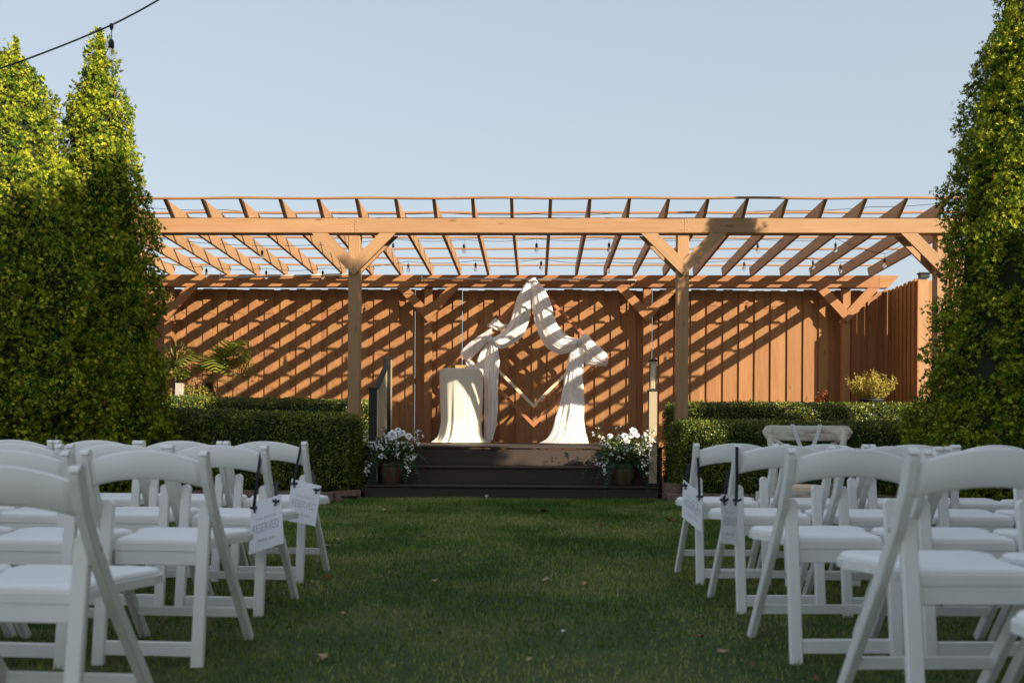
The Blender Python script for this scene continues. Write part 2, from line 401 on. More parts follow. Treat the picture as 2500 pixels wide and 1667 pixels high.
edging([(1.43, 10.46), (2.3, 10.36), (5.6, 10.30)], 'reddish brown stone edging along the bed right of the steps', 2)
tag(link('loose_stone', stone(9.9, 0.24, 0.18, 0.17), None, Matrix.Translation((1.53, 10.66, 0.18))), 'rounded reddish stone sitting behind the edging beside the steps', 'stone')

# ---------------------------------------------------------------- foliage builders
def frond_verts(P, N, up_bias, size, k, spread=0.9, curl=0.25):
    """P,N arrays (n,3): each point gets a flat fan of k narrow kites; returns quads"""
    n = len(P)
    # flat sprays lying like overlapping scales: they point up and out, faces turned mostly outwards
    D = N*0.45+np.array([0, 0, 1.0])*up_bias+RNG.normal(0, 0.42, (n, 3)); D /= np.linalg.norm(D, axis=1)[:, None]
    W = N+np.array([0, 0, 0.25])+RNG.normal(0, 0.42, (n, 3)); W -= D*np.sum(W*D, axis=1)[:, None]; W /= np.linalg.norm(W, axis=1)[:, None]
    S = np.cross(D, W)
    sz = size*(0.6+0.8*RNG.random(n))
    out = np.empty((n, k, 4, 3))
    for i in range(k):
        a = (i/(k-1)-0.5)*2*spread if k > 1 else 0.0
        d = D*math.cos(a)+S*math.sin(a)+W*(RNG.normal(0, curl, (n, 1)))
        ln = sz*(1-0.35*abs(a)); w = sz*0.165
        s = np.cross(d, W); s /= np.linalg.norm(s, axis=1)[:, None]
        base = P
        out[:, i, 0] = base
        out[:, i, 1] = base+d*(ln*0.55)[:, None]+s*w[:, None]
        out[:, i, 2] = base+d*ln[:, None]
        out[:, i, 3] = base+d*(ln*0.55)[:, None]-s*w[:, None]
    return out.reshape(-1, 3)
def conifer(loc, prof, label, group, n=14000, size=0.11, k=6, leaders=(), seed=0, lump=0.10, cat='tree', front_only=False, shadow_fill=True):
    """columnar evergreen; prof = [(z, radius)...] from the base up; leaders = extra tips (dx, dy, z0, z1, r)"""
    t = empty('arborvitae_tree', loc, label, cat, group)
    zs = np.array([p_[0] for p_ in prof]); rs = np.array([p_[1] for p_ in prof])
    H = zs[-1]
    sols = [(0.0, 0.0, zs, rs)]+[(dx, dy, np.array([z0, (z0+z1)/2, z1]), np.array([r, r*0.7, 0.02])) for dx, dy, z0, z1, r in leaders]
    area = [float(np.trapezoid(r_, z_)) if hasattr(np, 'trapezoid') else float(np.trapz(r_, z_)) for _, _, z_, r_ in sols]; tot = sum(area)
    PP = []; NN = []
    for (dx, dy, z_, r_), A in zip(sols, area):
        m_ = int(n*A/tot)
        zz = z_[0]+(z_[-1]-z_[0])*RNG.random(m_*4); rr = np.interp(zz, z_, r_)
        keep = RNG.random(m_*4)*rs.max() < rr+0.03; zz = zz[keep][:m_]; rr = rr[keep][:m_]; m_ = len(zz)
        th = RNG.random(m_)*2*pi
        if front_only:   # more foliage on the side that can be seen or lit
            th = np.where(RNG.random(m_) < 0.45, th, -pi/2+(RNG.random(m_)-0.5)*pi*1.3)
        lumps = np.array([noise.noise(Vector((cos(a)*2.2*max(r, .3)*1.6+seed, sin(a)*2.2*max(r, .3)*1.6, z*2.0)))*1.0+0.6*noise.noise(Vector((cos(a)*6*max(r, .3)+seed, sin(a)*6*max(r, .3), z*5.5)))+0.45*noise.noise(Vector((cos(a)*14*max(r, .3)+seed, sin(a)*14*max(r, .3), z*13))) for a, r, z in zip(th, rr, zz)])
        depth = RNG.random(m_)**2.0*0.17
        r2 = rr*(1+lump*1.2*lumps)+0.10*lumps*min(1, lump*10)-depth-0.02+RNG.normal(0, 0.02, m_)
        r2 = np.maximum(r2, 0.01)
        PP.append(np.stack([dx+r2*np.cos(th), dy+r2*np.sin(th), zz], 1)); NN.append(np.stack([np.cos(th), np.sin(th), 0.15+0*th], 1))
    P = np.concatenate(PP); N = np.concatenate(NN)
    v = frond_verts(P, N, 0.55, size, k)
    sel = RNG.random(len(P)); tipm = np.repeat(sel > 0.76, k*4); deadm = np.repeat((sel < 0.022), k*4); mainm = ~(tipm | deadm)
    o = link('crown', np_mesh('crown', v[mainm], 4, M['arbor']), t, Matrix.Translation(loc))
    link('pale_tips', np_mesh('pale_tips', v[tipm], 4, M['arbor_tip']), t, Matrix.Translation(loc))
    link('brown_sprays', np_mesh('brown_sprays', v[deadm], 4, M['arbor_dead']), t, Matrix.Translation(loc))
    # solid hull added to block light, dark like the shade inside
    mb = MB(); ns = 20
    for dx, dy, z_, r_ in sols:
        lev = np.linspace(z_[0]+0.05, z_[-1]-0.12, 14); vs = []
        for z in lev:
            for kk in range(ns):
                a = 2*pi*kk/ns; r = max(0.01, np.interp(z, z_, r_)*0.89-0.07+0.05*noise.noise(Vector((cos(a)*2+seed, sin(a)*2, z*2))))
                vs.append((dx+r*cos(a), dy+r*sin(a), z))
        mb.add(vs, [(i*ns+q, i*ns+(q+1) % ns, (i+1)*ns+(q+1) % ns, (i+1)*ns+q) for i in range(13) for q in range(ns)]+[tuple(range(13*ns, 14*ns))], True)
    mb.build('shade_core', M['core'], t, Matrix.Translation(loc))
    MB().tube([(0, 0, -0.2), (0.02, 0, H*0.3), (0, 0.02, H*0.85)], [0.10, 0.07, 0.02], 10).build('trunk', M['bark'], t, Matrix.Translation(loc))
    return t

# hedges: rounded blocks of small leaves
def hedge(x0, x1, y0, y1, z0, z1, label, n, round_l=0.0, round_r=0.0, leaf=0.024, top_slope=0.0, wave=0.02):
    cx, cy = (x0+x1)/2, (y0+y1)/2
    t = empty('boxwood_hedge', (cx, cy, z0), label, 'hedge', 'clipped boxwood hedges beside the stage')
    # sample on top, front, ends with superellipse rounding
    hx, hy, hz = (x1-x0)/2, (y1-y0)/2, (z1-z0)
    A = np.array([2*hx*2*hy, 2*hx*hz, 2*hx*hz*0.4, 2*hy*hz, 2*hy*hz]); pr = A/A.sum()
    face = RNG.choice(5, n, p=pr); a = RNG.random(n)*2-1; b = RNG.random(n)*2-1
    P = np.zeros((n, 3)); N = np.zeros((n, 3))
    for f_ in range(5):
        m_ = face == f_
        if f_ == 0: P[m_] = np.stack([a[m_], b[m_], np.ones(m_.sum())], 1); N[m_] = (0, 0, 1)
        if f_ == 1: P[m_] = np.stack([a[m_], -np.ones(m_.sum()), b[m_]], 1); N[m_] = (0, -1, 0)
        if f_ == 2: P[m_] = np.stack([a[m_], np.ones(m_.sum()), b[m_]], 1); N[m_] = (0, 1, 0)
        if f_ == 3: P[m_] = np.stack([-np.ones(m_.sum()), a[m_], b[m_]], 1); N[m_] = (-1, 0, 0)
        if f_ == 4: P[m_] = np.stack([np.ones(m_.sum()), a[m_], b[m_]], 1); N[m_] = (1, 0, 0)
    # metric coordinates centred; round the edges with radius R
    Q = np.stack([P[:, 0]*hx, P[:, 1]*hy, P[:, 2]*hz/2], 1); R = 0.16
    def round_box(Q, grow=0.0):
        Q = Q.copy()
        hh = np.array([hx, hy, hz/2])
        inner = np.clip(Q, -(hh-R), hh-R)
        for side, rad in ((-1, round_l), (1, round_r)):
            if rad > 0:      # plan rounding of an end
                lim = hx-rad
                m_ = (np.sign(Q[:, 0]) == side) & (np.abs(Q[:, 0]) > lim)
                ry = hy-R
                fx = (np.abs(Q[:, 0])-lim)/rad
                sc = np.sqrt(np.clip(1-fx**2, 0, 1))
                inner[m_, 1] = np.clip(Q[m_, 1], -ry, ry)*sc[m_]
                inner[m_, 0] = side*np.minimum(np.abs(Q[m_, 0]), hx-R)
        d = Q-inner; l = np.linalg.norm(d, axis=1)[:, None]+1e-6; nn = d/l
        return inner+nn*(R+grow), nn
    S, nn = round_box(Q)
    lum = np.array([noise.noise(Vector(((s[0]+cx)*1.7, (s[1]+cy)*1.7, s[2]*1.7))) + 0.5*noise.noise(Vector(((s[0]+cx)*6, (s[1]+cy)*6, s[2]*6))) for s in S])
    off = wave*lum+RNG.normal(0, 0.010, n)-RNG.random(n)**3*0.05
    stray = RNG.random(n) > 0.992; off = np.where(stray, off+0.03, off)
    S = S+nn*off[:, None]; S[:, 2] += hz/2; S[:, 2] += top_slope*S[:, 0]*(S[:, 2]/hz)
    # leaves: kites
    D = nn*0.45+RNG.normal(0, 0.6, (n, 3)); D /= np.linalg.norm(D, axis=1)[:, None]
    Wn = nn+RNG.normal(0, 0.55, (n, 3)); T = np.cross(D, Wn); T /= np.linalg.norm(T, axis=1)[:, None]
    sz = leaf*(0.6+0.8*RNG.random(n))[:, None]
    v = np.empty((n, 4, 3)); v[:, 0] = S; v[:, 1] = S+D*sz*0.5+T*sz*0.32; v[:, 2] = S+D*sz; v[:, 3] = S+D*sz*0.5-T*sz*0.32
    o = link('foliage', np_mesh('foliage', v.reshape(-1, 3), 4, M['box']), t, Matrix.Translation((cx, cy, z0)))
    # solid dark body added inside, standing for the shade between leaves
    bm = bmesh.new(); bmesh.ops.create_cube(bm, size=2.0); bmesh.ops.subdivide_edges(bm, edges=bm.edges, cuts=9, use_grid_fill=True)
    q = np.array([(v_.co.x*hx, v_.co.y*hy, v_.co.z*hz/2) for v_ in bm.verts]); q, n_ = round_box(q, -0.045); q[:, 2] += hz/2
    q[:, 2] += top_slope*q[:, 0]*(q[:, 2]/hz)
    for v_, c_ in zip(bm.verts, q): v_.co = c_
    me = bpy.data.meshes.new('shade_core'); bm.to_mesh(me); bm.free(); me.materials.append(M['core'])
    link('shade_core', me, t, Matrix.Translation((cx, cy, z0)))
    return t
hedge(-4.8, -1.99, 10.50, 11.25, 0.12, 1.04, 'dark clipped boxwood hedge with rounded end, between the left chairs and the steps', 62000, round_r=0.34, top_slope=-0.025)
hedge(-6.2, -2.04, 12.35, 13.1, 0.12, 1.24, 'rear boxwood hedge on the left, a step behind the rounded one, below the palm', 52000, top_slope=-0.01)
hedge(1.50, 5.0, 10.45, 11.2, 0.12, 0.955, 'clipped boxwood hedge with sunlit rounded end, between the right chairs and the steps', 68000, round_l=0.34)
hedge(1.68, 6.2, 12.35, 13.1, 0.12, 1.21, 'rear boxwood hedge on the right with sunlit yellow green leaf tips, under the golden shrub', 60000, round_l=0.22)

# ---------------------------------------------------------------- evergreen trees
conifer((-4.72, 10.15, 0.05), [(0, .60), (.5, .76), (1.0, .72), (1.7, .65), (2.3, .56), (2.8, .50), (3.25, .43), (3.7, .37), (4.1, .31), (4.45, .22), (4.75, .13), (5.08, .03)],
        'tall conical arborvitae with a single tip, sunlit above, nearest to the pergola on the left', 'arborvitae trees on the left', 56000, seed=1, size=0.036, k=4, front_only=True)
conifer((-5.50, 9.75, 0.0), [(0, .9), (.6, 1.08), (1.2, 1.10), (2.0, 1.05), (2.6, .95), (3.2, .80), (3.7, .62), (4.1, .48), (4.45, .33), (4.70, .14)],
        'broad arborvitae with two tips, sunlit above and shaded below, at the left edge', 'arborvitae trees on the left', 68000, seed=2, size=0.036, k=4,
        leaders=[(-0.13, 0, 3.9, 4.92, 0.22), (0.10, -0.02, 3.9, 4.88, 0.24)], front_only=True)
conifer((-7.1, 9.6, 0.0), [(0, .8), (.8, 1.0), (2.0, .95), (3.2, .7), (4.2, .3), (4.9, .03)],
        'third arborvitae of the left row, farthest out beyond the picture edge', 'arborvitae trees on the left', 4000, size=0.2, k=4, seed=3)
conifer((4.50, 9.0, 0.03), [(0, .78), (.5, .90), (.9, .88), (1.4, .74), (1.95, .66), (2.6, .61), (3.2, .56), (3.7, .48), (4.1, .38), (4.6, .27), (5.0, .17), (5.5, .03)],
        'large dark arborvitae with sunlit clumps at the right edge of the picture', 'arborvitae trees on the right', 76000, seed=4, lump=0.20, front_only=True, size=0.034, k=4)
conifer((6.3, 8.6, 0.03), [(0, .7), (.8, .95), (2.0, .8), (3.2, .5), (4.0, .05)], 'smaller arborvitae outside the picture, right of the large dark one', 'arborvitae trees on the right', 3500, size=0.2, k=4, seed=15)
R_ = 'arborvitae trees on the right'
T1 = [(0, 1.2), (1.5, 1.6), (5, 1.5), (8.0, 1.2), (9.2, .9), (10.0, .5), (10.5, .06)]
conifer((6.25, 7.3, 0.02), [(0, .6), (.8, .8), (2.0, .75), (3.0, .60), (4.0, .48), (4.7, .36), (5.25, .05)], 'slender arborvitae outside the picture, shading the large dark one', R_, 4500, size=0.13, k=4, seed=17)
conifer((5.5, 6.45, 0), [(0, .45), (1, .65), (2.0, .60), (2.8, .45), (3.2, .28), (3.5, .03)], 'lowest arborvitae of the right row, outside the picture', R_, 3200, size=0.16, k=4, seed=14)
conifer((5.5, 5.60, 0), [(0, .55), (1, .95), (2.0, .90), (3.0, .62), (3.9, .35), (4.3, .03)], 'short arborvitae beside the right chairs, outside the picture', R_, 3500, size=0.16, k=4, seed=6)
conifer((5.5, 4.6, 0), [(0, .6), (1, .9), (2.5, .85), (4.0, .70), (5.0, .50), (6.0, .05)], 'middle sized arborvitae beside the second row of right chairs', R_, 4000, size=0.16, k=4, seed=7)
conifer((5.5, 3.4, 0), [(0, .9), (1, 1.2), (3, 1.15), (5, .9), (6.9, .65), (7.6, .48), (8.2, .05)], 'tall arborvitae beside the third row of right chairs', R_, 5000, size=0.17, k=4, seed=8)
conifer((5.5, 1.7, 0), [(0, .9), (1, 1.3), (3, 1.25), (5, 1.0), (7.0, .6), (8.4, .05)], 'arborvitae level with the camera on the right', R_, 4000, size=0.18, k=4, seed=9)
conifer((5.6, -0.10, 0), T1, 'tallest arborvitae of the right row, just behind the camera', R_, 9000, size=0.20, k=4, seed=10)
conifer((5.6, -1.35, 0), [(a*.985, b) for a, b in T1], 'second tallest arborvitae, close behind the tallest one', R_, 8000, size=0.20, k=4, seed=11)
conifer((5.6, -2.7, 0), [(a*.98, b) for a, b in T1], 'third tall arborvitae behind the camera on the right', R_, 7000, size=0.20, k=4, seed=12)
conifer((5.6, -5.2, 0), [(0, 1.2), (1.5, 1.7), (4, 1.6), (6, 1.1), (7.8, .05)], 'fourth arborvitae behind the camera on the right', R_, 4500, size=0.22, k=4, seed=13)
conifer((5.6, -8.0, 0), [(0, 1.2), (1.5, 1.7), (4, 1.6), (6, 1.1), (7.8, .05)], 'last arborvitae behind the camera on the right', R_, 4500, size=0.22, k=4, seed=16)

# ================================================================== FENCE
FY, FZ0, FZ1 = 14.90, 0.10, 3.035
fence = empty('wooden_fence', (0, FY, 0.1), 'tall reddish brown board on board fence striped with pergola shadows behind the stage', 'fence')
per = 0.247; x = -7.0; i = 0
while x < 5.38:
    j = random.uniform(-0.006, 0.006); zt = FZ1+random.uniform(-0.012, 0.008)
    gap = any(x+0.15 < gx <= x+0.15+per for gx in (-1.70, -0.97, 1.80, 4.66))
    gw, go = (0.128, 0.009) if gap else (0.16, 0.0)
    beam('board', (x+0.205+go, FY+0.036, FZ0), (x+0.205+go, FY+0.036, zt-random.uniform(0, .01)), gw, 0.018, M['fence'], fence, 0.002, up=(0, -1, 0))
    beam('board', (x+0.075+j, FY+0.009, FZ0), (x+0.075+j, FY+0.009, zt), 0.142, 0.018, M['fence'], fence, 0.002, up=(0, -1, 0))
    x += per; i += 1
for z in (0.5, 1.6, 2.75): beam('rail', (-7.0, FY+0.070, z), (5.4, FY+0.070, z), 0.04, 0.09, M['fence'], fence)
side = empty('fence_return', (5.42, 14.4, 0.1), 'shaded side panel of the fence stepping forward behind the golden shrub', 'fence')
y = FY-0.02
while y > 13.95:
    beam('board', (5.42, y-0.05, FZ0), (5.42, y-0.05, 3.03+random.uniform(-.01, .01)), 0.02, 0.10, M['fence'], side, 0.002, up=(0, -1, 0))
    beam('board', (5.445, y-0.11, FZ0), (5.445, y-0.11, 3.02), 0.02, 0.10, M['fence'], side, 0.002, up=(0, -1, 0))
    y -= 0.155
front = empty('front_fence_panel', (5.6, 13.9, 0.1), 'sunlit section of board fence right of the side panel, partly behind the pergola post', 'fence')
beam('corner_board', (5.52, 13.88, FZ0), (5.52, 13.88, 3.05), 0.19, 0.05, M['beam'], front, 0.004, up=(0, -1, 0))
for k in range(12):
    xx = 5.70+k*0.165; beam('board', (xx, 13.90+0.02*(k % 2), FZ0), (xx, 13.90+0.02*(k % 2), 3.03), 0.15, 0.02, M['fence'], front, 0.002, up=(0, -1, 0))
pc = empty('post_cap_light', (5.53, 13.86, 3.06), 'small flat black cap light on top of the fence corner post', 'light')
MB().box((5.47, 13.80, 3.115), (5.63, 13.92, 3.135)).build('cap_top', M['black'], pc)
MB().box((5.485, 13.815, 3.06), (5.615, 13.905, 3.113)).build('lamp_body', M['newel_dark'], pc)

# ================================================================== PERGOLA
BY, RY = 11.25, 14.65
FB0, FB1, RB0, RB1 = 3.170, 3.352, 3.035, 3.222
perg = empty('pergola', (0, BY, 0.1), 'long reddish brown timber pergola with lattice roof along the fence', 'pergola')
jx = [-6.9, -2.17, 1.72, 5.6]
for a, b in zip(jx[:-1], jx[1:]):
    beam('front_beam', (a+0.0015, BY+0.08, (FB0+FB1)/2), (b-0.0015, BY+0.08, (FB0+FB1)/2), 0.16, FB1-FB0, M['beam'], perg, 0.006)
jr = [-6.6, -1.68, 1.72, 5.20]
for a, b in zip(jr[:-1], jr[1:]):
    beam('rear_beam', (a+0.0015, RY+0.07, (RB0+RB1)/2), (b-0.0015, RY+0.07, (RB0+RB1)/2), 0.14, RB1-RB0, M['fence'], perg, 0.006)  # darker fence colour stands in for shade under the rafters
Mx = frame((5.2015, RY+0.07, (RB0+RB1)/2), (5.5, RY+0.07, (RB0+RB1)/2))
MB().prism([(5.2015-5.2015, RB0-(RB0+RB1)/2), (5.33-5.2015, RB0-(RB0+RB1)/2), (5.50-5.2015, RB1-(RB0+RB1)/2), (0, RB1-(RB0+RB1)/2)], 1, -0.07, 0.07).build('rear_beam', M['fence'], perg, Mx)  # beam end in the same colour, rafter shade painted in
def post(x, y, ztop, nm='post', z0=0.05, w=0.14, mk='beam'): beam(nm, (x, y, z0), (x, y, ztop), w, w, M[mk], perg, 0.008, up=(0, -1, 0))
fposts = [-5.95, -2.18, 1.715, 4.74]; rposts = [-5.74, -1.685, 1.685, 4.72]
for x in fposts: post(x, BY+0.11, FB0-0.001)
for x in rposts: post(x, RY+0.10, RB0-0.001, w=0.12, mk='fence')  # rear posts take the darker fence colour to paint in rafter shade
beam('post', (4.92, BY+0.12, 0.05), (4.92, BY+0.12, FB0-0.08), 0.15, 0.13, M['beam'], perg, 0.008, up=(0, -1, 0))
def brace(x, y, z, run, drop, s, nm='brace', th=0.038, w=0.135, mk='beam'):
    """mitred plank: foot tip at (x, z-drop), head under the beam at x + s*run"""
    # polygon in x-z: plumb cut at the centre line, level cut under the beam
    k = w*sqrt(run*run+drop*drop)/run; q = w*sqrt(run*run+drop*drop)/drop
    poly = [(x, z-drop-k*0.15), (x, z-drop+k*0.85), (x+s*(run-q*0.85), z), (x+s*(run+q*0.15), z)]
    if s < 0: poly = poly[::-1]
    poly = [(a-x, b-(z-drop)) for a, b in poly]
    # local X along the brace so the grain follows
    L = Vector((s*run, 0, drop)).normalized(); Mx = frame((x, y, z-drop), (x+s*run, y, z), up=(0, -1, 0))
    Mi = Mx.inverted(); mb = MB(); vs = [Mi @ Vector((x+a, y-0.0, z-drop+b)) for a, b in poly]+[Mi @ Vector((x+a, y+th, z-drop+b)) for a, b in poly]
    mb.add(vs, [(0, 1, 2, 3), (7, 6, 5, 4), (0, 4, 5, 1), (1, 5, 6, 2), (2, 6, 7, 3), (3, 7, 4, 0)])
    mb.build(nm, M[mk], perg, Mx)
for x in fposts:
    for s in (-1, 1):
        if x < -5: continue
        if x > 4 and s > 0: continue
        brace(x+0.0008*s, BY+0.0, FB0-0.0015, 0.47, 0.47, s)
        brace(x+0.0008*s, BY+0.182, FB0-0.0015, 0.47, 0.47, s)
for x in rposts:
    for s in (-1, 1):
        brace(x+0.0008*s, RY+0.0, RB0-0.0015, 0.46, 0.50, s, mk='fence')  # rear braces darkened by colour too, for the shade there
bolt_me = MB().lathe([(0.001, 0.006), (0.006, 0.006), (0.009, 0.0)], (0, 0, 0), 8).mesh('bolt_head', M['pipe'])
RX = Matrix.Rotation(radians(90), 4, 'X')
for x in fposts[1:3]:
    for dx in (-0.035, 0.035):
        for dz in (-0.05, 0.05): link('bolt_head', bolt_me, perg, Matrix.Translation((x+dx+0.01, BY-0.0005, (FB0+FB1)/2+dz)) @ RX)
        link('bolt_head', bolt_me, perg, Matrix.Translation((x+dx, BY-0.0005, FB0-0.42)) @ RX)
for x in rposts[1:]:
    for dx in (-0.03, 0.03): link('bolt_head', bolt_me, perg, Matrix.Translation((x+dx, RY-0.0005, RB0-0.45)) @ RX)
# rafters: front ends cut on a slant
def rafter(x, jit):
    yf, yr = BY, RY+0.15; zf, zr = FB1+0.0015, RB1+0.0015; h = 0.150; th = 0.038
    def zb(y): return zf+(zr-zf)*(y-BY)/(RY-BY)
    y0b, y0t = BY-0.005, BY-0.25; y1b, y1t = RY+0.12, RY+0.20
    P = [(y0b, zb(y0b)), (y1b, zb(y1b)), (y1t, zb(y1t)+h), (y0t, zb(y0t)+h)]
    Mx = frame((x, y0b, zb(y0b)), (x, y1b, zb(y1b))); Mi = Mx.inverted()
    vs = [Mi @ Vector((x-th/2, a, b)) for a, b in P]+[Mi @ Vector((x+th/2, a, b)) for a, b in P]
    me = MB().add(vs, [(0, 1, 2, 3), (7, 6, 5, 4), (0, 4, 5, 1), (1, 5, 6, 2), (2, 6, 7, 3), (3, 7, 4, 0)]).mesh('rafter', M['beam'])
    return me, Mx
raf_me, Mx0 = rafter(0.0, 0)
kx = -14
while -0.30+0.4505*kx < 5.25:
    x = -0.30+0.4505*kx+random.uniform(-.008, .008)
    link('rafter', raf_me, perg, Matrix.Translation((x, 0, 0)) @ Mx0 @ Matrix.Rotation(random.uniform(-.004, .004), 4, 'Z')); kx += 1
def ztop(y): return FB1+0.0015+(RB1-FB1)*(y-BY)/(RY-BY)+0.150
for y in (11.02, 11.66, 12.30, 12.94, 13.60, 14.22, 14.72):
    # slightly bowed laths, segmented so they can sag between the rafters
    mb = MB(); n = 46; pts = []
    xa, xb = -6.6, 5.32; ph = random.uniform(0, 6)
    for k in range(n+1):
        x = xa+(xb-xa)*k/n
        pts.append((x, y+0.004*sin(k*0.7+ph), ztop(y)+0.013+0.004*sin(k*1.1+ph)+0.006*noise.noise(Vector((x*.7, y, 0)))))
    for k in range(n): pass
    vs = []; w, h = 0.040, 0.020
    for p_ in pts:
        for dy, dz in ((-w/2, -h/2), (-w/2, h/2), (w/2, h/2), (w/2, -h/2)): vs.append((p_[0]-xa, p_[1]+dy-y, p_[2]+dz-ztop(y)))
    fs = [(k*4+q, k*4+(q+1) % 4, k*4+4+(q+1) % 4, k*4+4+q) for k in range(n) for q in range(4)]+[(0, 1, 2, 3), (n*4+3, n*4+2, n*4+1, n*4)]
    mb.add(vs, fs); mb.build('lath', M['lath'], perg, Matrix.Translation((xa, y, ztop(y))))
# conduits on the rear beam
def conduit(p0, p1, label):
    e = empty('metal_pipe', p0, label, 'pipe')
    MB().tube([p0, p1], 0.014, 10).build('pipe', M['pipe'], e)
    for p_ in (p0, p1):
        q = Vector(p_); MB().tube([q+Vector((0, 0, -0.03)), q+Vector((0, 0, 0.07)), q+Vector((0, 0.04, 0.07))], 0.008, 6).build('bracket', M['white'], e)
conduit(at(1030, 681, 14.58), at(1552, 683, 14.58), 'thin grey metal rod fixed along the rear beam above the wedding arch')
conduit(at(537, 678, 14.58), at(868, 669, 14.58), 'thin grey metal rod fixed along the left half of the rear beam')

# ---------------------------------------------------------------- string lights
def bulb_tree(parent, p, big=1.0, drop=0.06):
    p = Vector(p); s = big
    MB().tube([p, p+Vector((0.002, 0, -drop))], 0.0025*s, 6).build('drop_wire', M['black'], parent)
    q = p+Vector((0, 0, -drop))
    so_ = MB().lathe([(0.002, 0), (0.012*s, -0.004*s), (0.017*s, -0.016*s), (0.017*s, -0.052*s), (0.013*s, -0.056*s), (0.002, -0.056*s)], q, 12).build('socket', M['black'], parent)
    MB().lathe([(0.012*s, -0.056*s), (0.016*s, -0.066*s), (0.026*s, -0.085*s), (0.028*s, -0.100*s), (0.022*s, -0.118*s), (0.010*s, -0.128*s), (0.001, -0.130*s)], q, 14).build('bulb', M['glass'], parent)
    MB().tube([q+Vector((-.006*s, 0, -0.058*s)), q+Vector((-.007*s, 0, -.09*s)), q+Vector((0, 0, -.105*s)), q+Vector((.007*s, 0, -.09*s)), q+Vector((.006*s, 0, -0.058*s))], 0.0012*s, 5).build('filament', M['brass'], parent)
def strand(name, hooks, label, sag=0.05, bulbs=(), r=0.0035, big=1.0, drop=0.06):
    e = empty(name, hooks[0], label, 'string lights', 'string lights')
    pts = []
    for a, b in zip(hooks[:-1], hooks[1:]):
        a, b = Vector(a), Vector(b)
        for k in range(8): t = k/8; pts.append(a.lerp(b, t)+Vector((0, 0, -sag*4*t*(1-t))))
    pts.append(Vector(hooks[-1]))
    MB().tube(pts, r, 6).build('cord', M['black'], e)
    for b in bulbs: bulb_tree(e, b, big, drop)
    return e
# nearest strand, crossing the sky at top left
p0, p1, p2 = at(-60, 188, 5.75), at(272, 62, 5.8), at(470, -52, 5.9)
e = strand('string_light', [p0, p1, p2], 'black festoon cord crossing the sky at top left with one clear bulb', 0.012, (), 0.0052)
bulb_tree(e, p1+Vector((0.0, 0, -0.004)), 1.0, 0.082)
MB().lathe([(0.004, 0.012), (0.012, 0.004), (0.014, -0.01), (0.006, -0.03), (0.003, -0.034)], p1, 10).build('connector', M['black'], e)
def bl(c, Y): return [at(u, v, Y) for u, v in c]
A = bl([(640, 600), (960, 583), (1133, 585), (1310, 583), (1487, 582), (1850, 584), (2040, 582), (2160, 620)], 12.9)
strand('string_light', [at(340, 575, 12.9)]+A+[at(2230, 572, 12.9)], 'string of clear bulbs hanging under the middle of the pergola roof', 0.03, A)
B = bl([(504, 650), (650, 655), (788, 655), (997, 638), (1161, 636), (1321, 632), (1486, 640), (1817, 634), (1985, 630), (2052, 640)], 14.1)
strand('string_light', [at(400, 640, 14.1)]+B+[at(2140, 618, 14.1)], 'string of clear bulbs hanging close above the rear beam', 0.035, B, drop=0.035)
hooks = [at(350, 506, 11.9), at(545, 512, 11.9), at(760, 520, 11.9), at(1090, 520, 11.9), at(1310, 523, 11.9), at(1510, 520, 11.9), at(1900, 514, 11.9), at(2130, 505, 11.9), at(2330, 492, 11.9)]
strand('string_light', hooks, 'bare black cord looped along the front laths of the pergola roof', 0.02, ())

# ================================================================== STAGE AND STEPS
SX0, SX1 = -1.95, 1.37
st = empty('wooden_stage', (0, 11.0, 0.05), 'dark brown composite stage with three broad steps below the pergola', 'stage')
lev = [(10.75, 0.222), (11.05, 0.427), (11.35, 0.655)]
for k, (y, z) in enumerate(lev):
    zl = 0.0 if k == 0 else lev[k-1][1]+0.0015
    y1 = lev[k+1][0]+0.02 if k < 2 else None
    xa, xb = SX0+0.0*k, SX1+0.0*k
    zs = zl+0.045 if k == 0 else zl
    if k == 0: beam('skirt_board', (xa, y+0.026, 0.02), (xb, y+0.026, 0.02), 0.02, 0.10, M['deck'], st, 0.002)
    beam('riser', (xa, y+0.032, (zs+z-0.030)/2+(0.013 if k == 0 else 0)), (xb, y+0.032, (zs+z-0.030)/2+(0.013 if k == 0 else 0)), 0.02, z-0.030-zs-(0.026 if k == 0 else 0), M['deck'], st, 0.002)
    if k < 2:
        beam('tread_board', (xa-0.01, y+0.072, z-0.013), (xb+0.01, y+0.072, z-0.013), 0.144, 0.026, M['deck'], st, 0.007)
        beam('tread_board', (xa-0.01, y+0.224, z-0.013), (xb+0.01, y+0.224, z-0.013), 0.144, 0.026, M['deck'], st, 0.007)
y = 11.35
while y < 14.6:
    beam('deck_board', (-2.05, y+0.07, 0.642), (1.50, y+0.07, 0.642), 0.142, 0.026, M['deck'], st, 0.006); y += 0.148
beam('side_skirt', (-2.03, 11.40, 0.33), (-2.03, 14.8, 0.33), 0.03, 0.58, M['deck'], st)
beam('side_skirt', (1.48, 11.40, 0.33), (1.48, 14.8, 0.33), 0.03, 0.58, M['deck'], st)
for s, xx in ((1, SX0+0.012), (1, SX1-0.012)):
    for (y, z) in lev[:2]: beam('stringer', (xx, y+0.05, z/2-0.02), (xx, y+0.33, z/2-0.02), 0.02, z-0.07, M['deck'], st, 0.002)
beam('side_skirt', (-2.03+0.015, 11.382, 0.33), (-1.96, 11.382, 0.33), 0.02, 0.6, M['deck'], st, 0.002)
beam('side_skirt', (1.375, 11.382, 0.33), (1.49, 11.382, 0.33), 0.02, 0.6, M['deck'], st, 0.002)

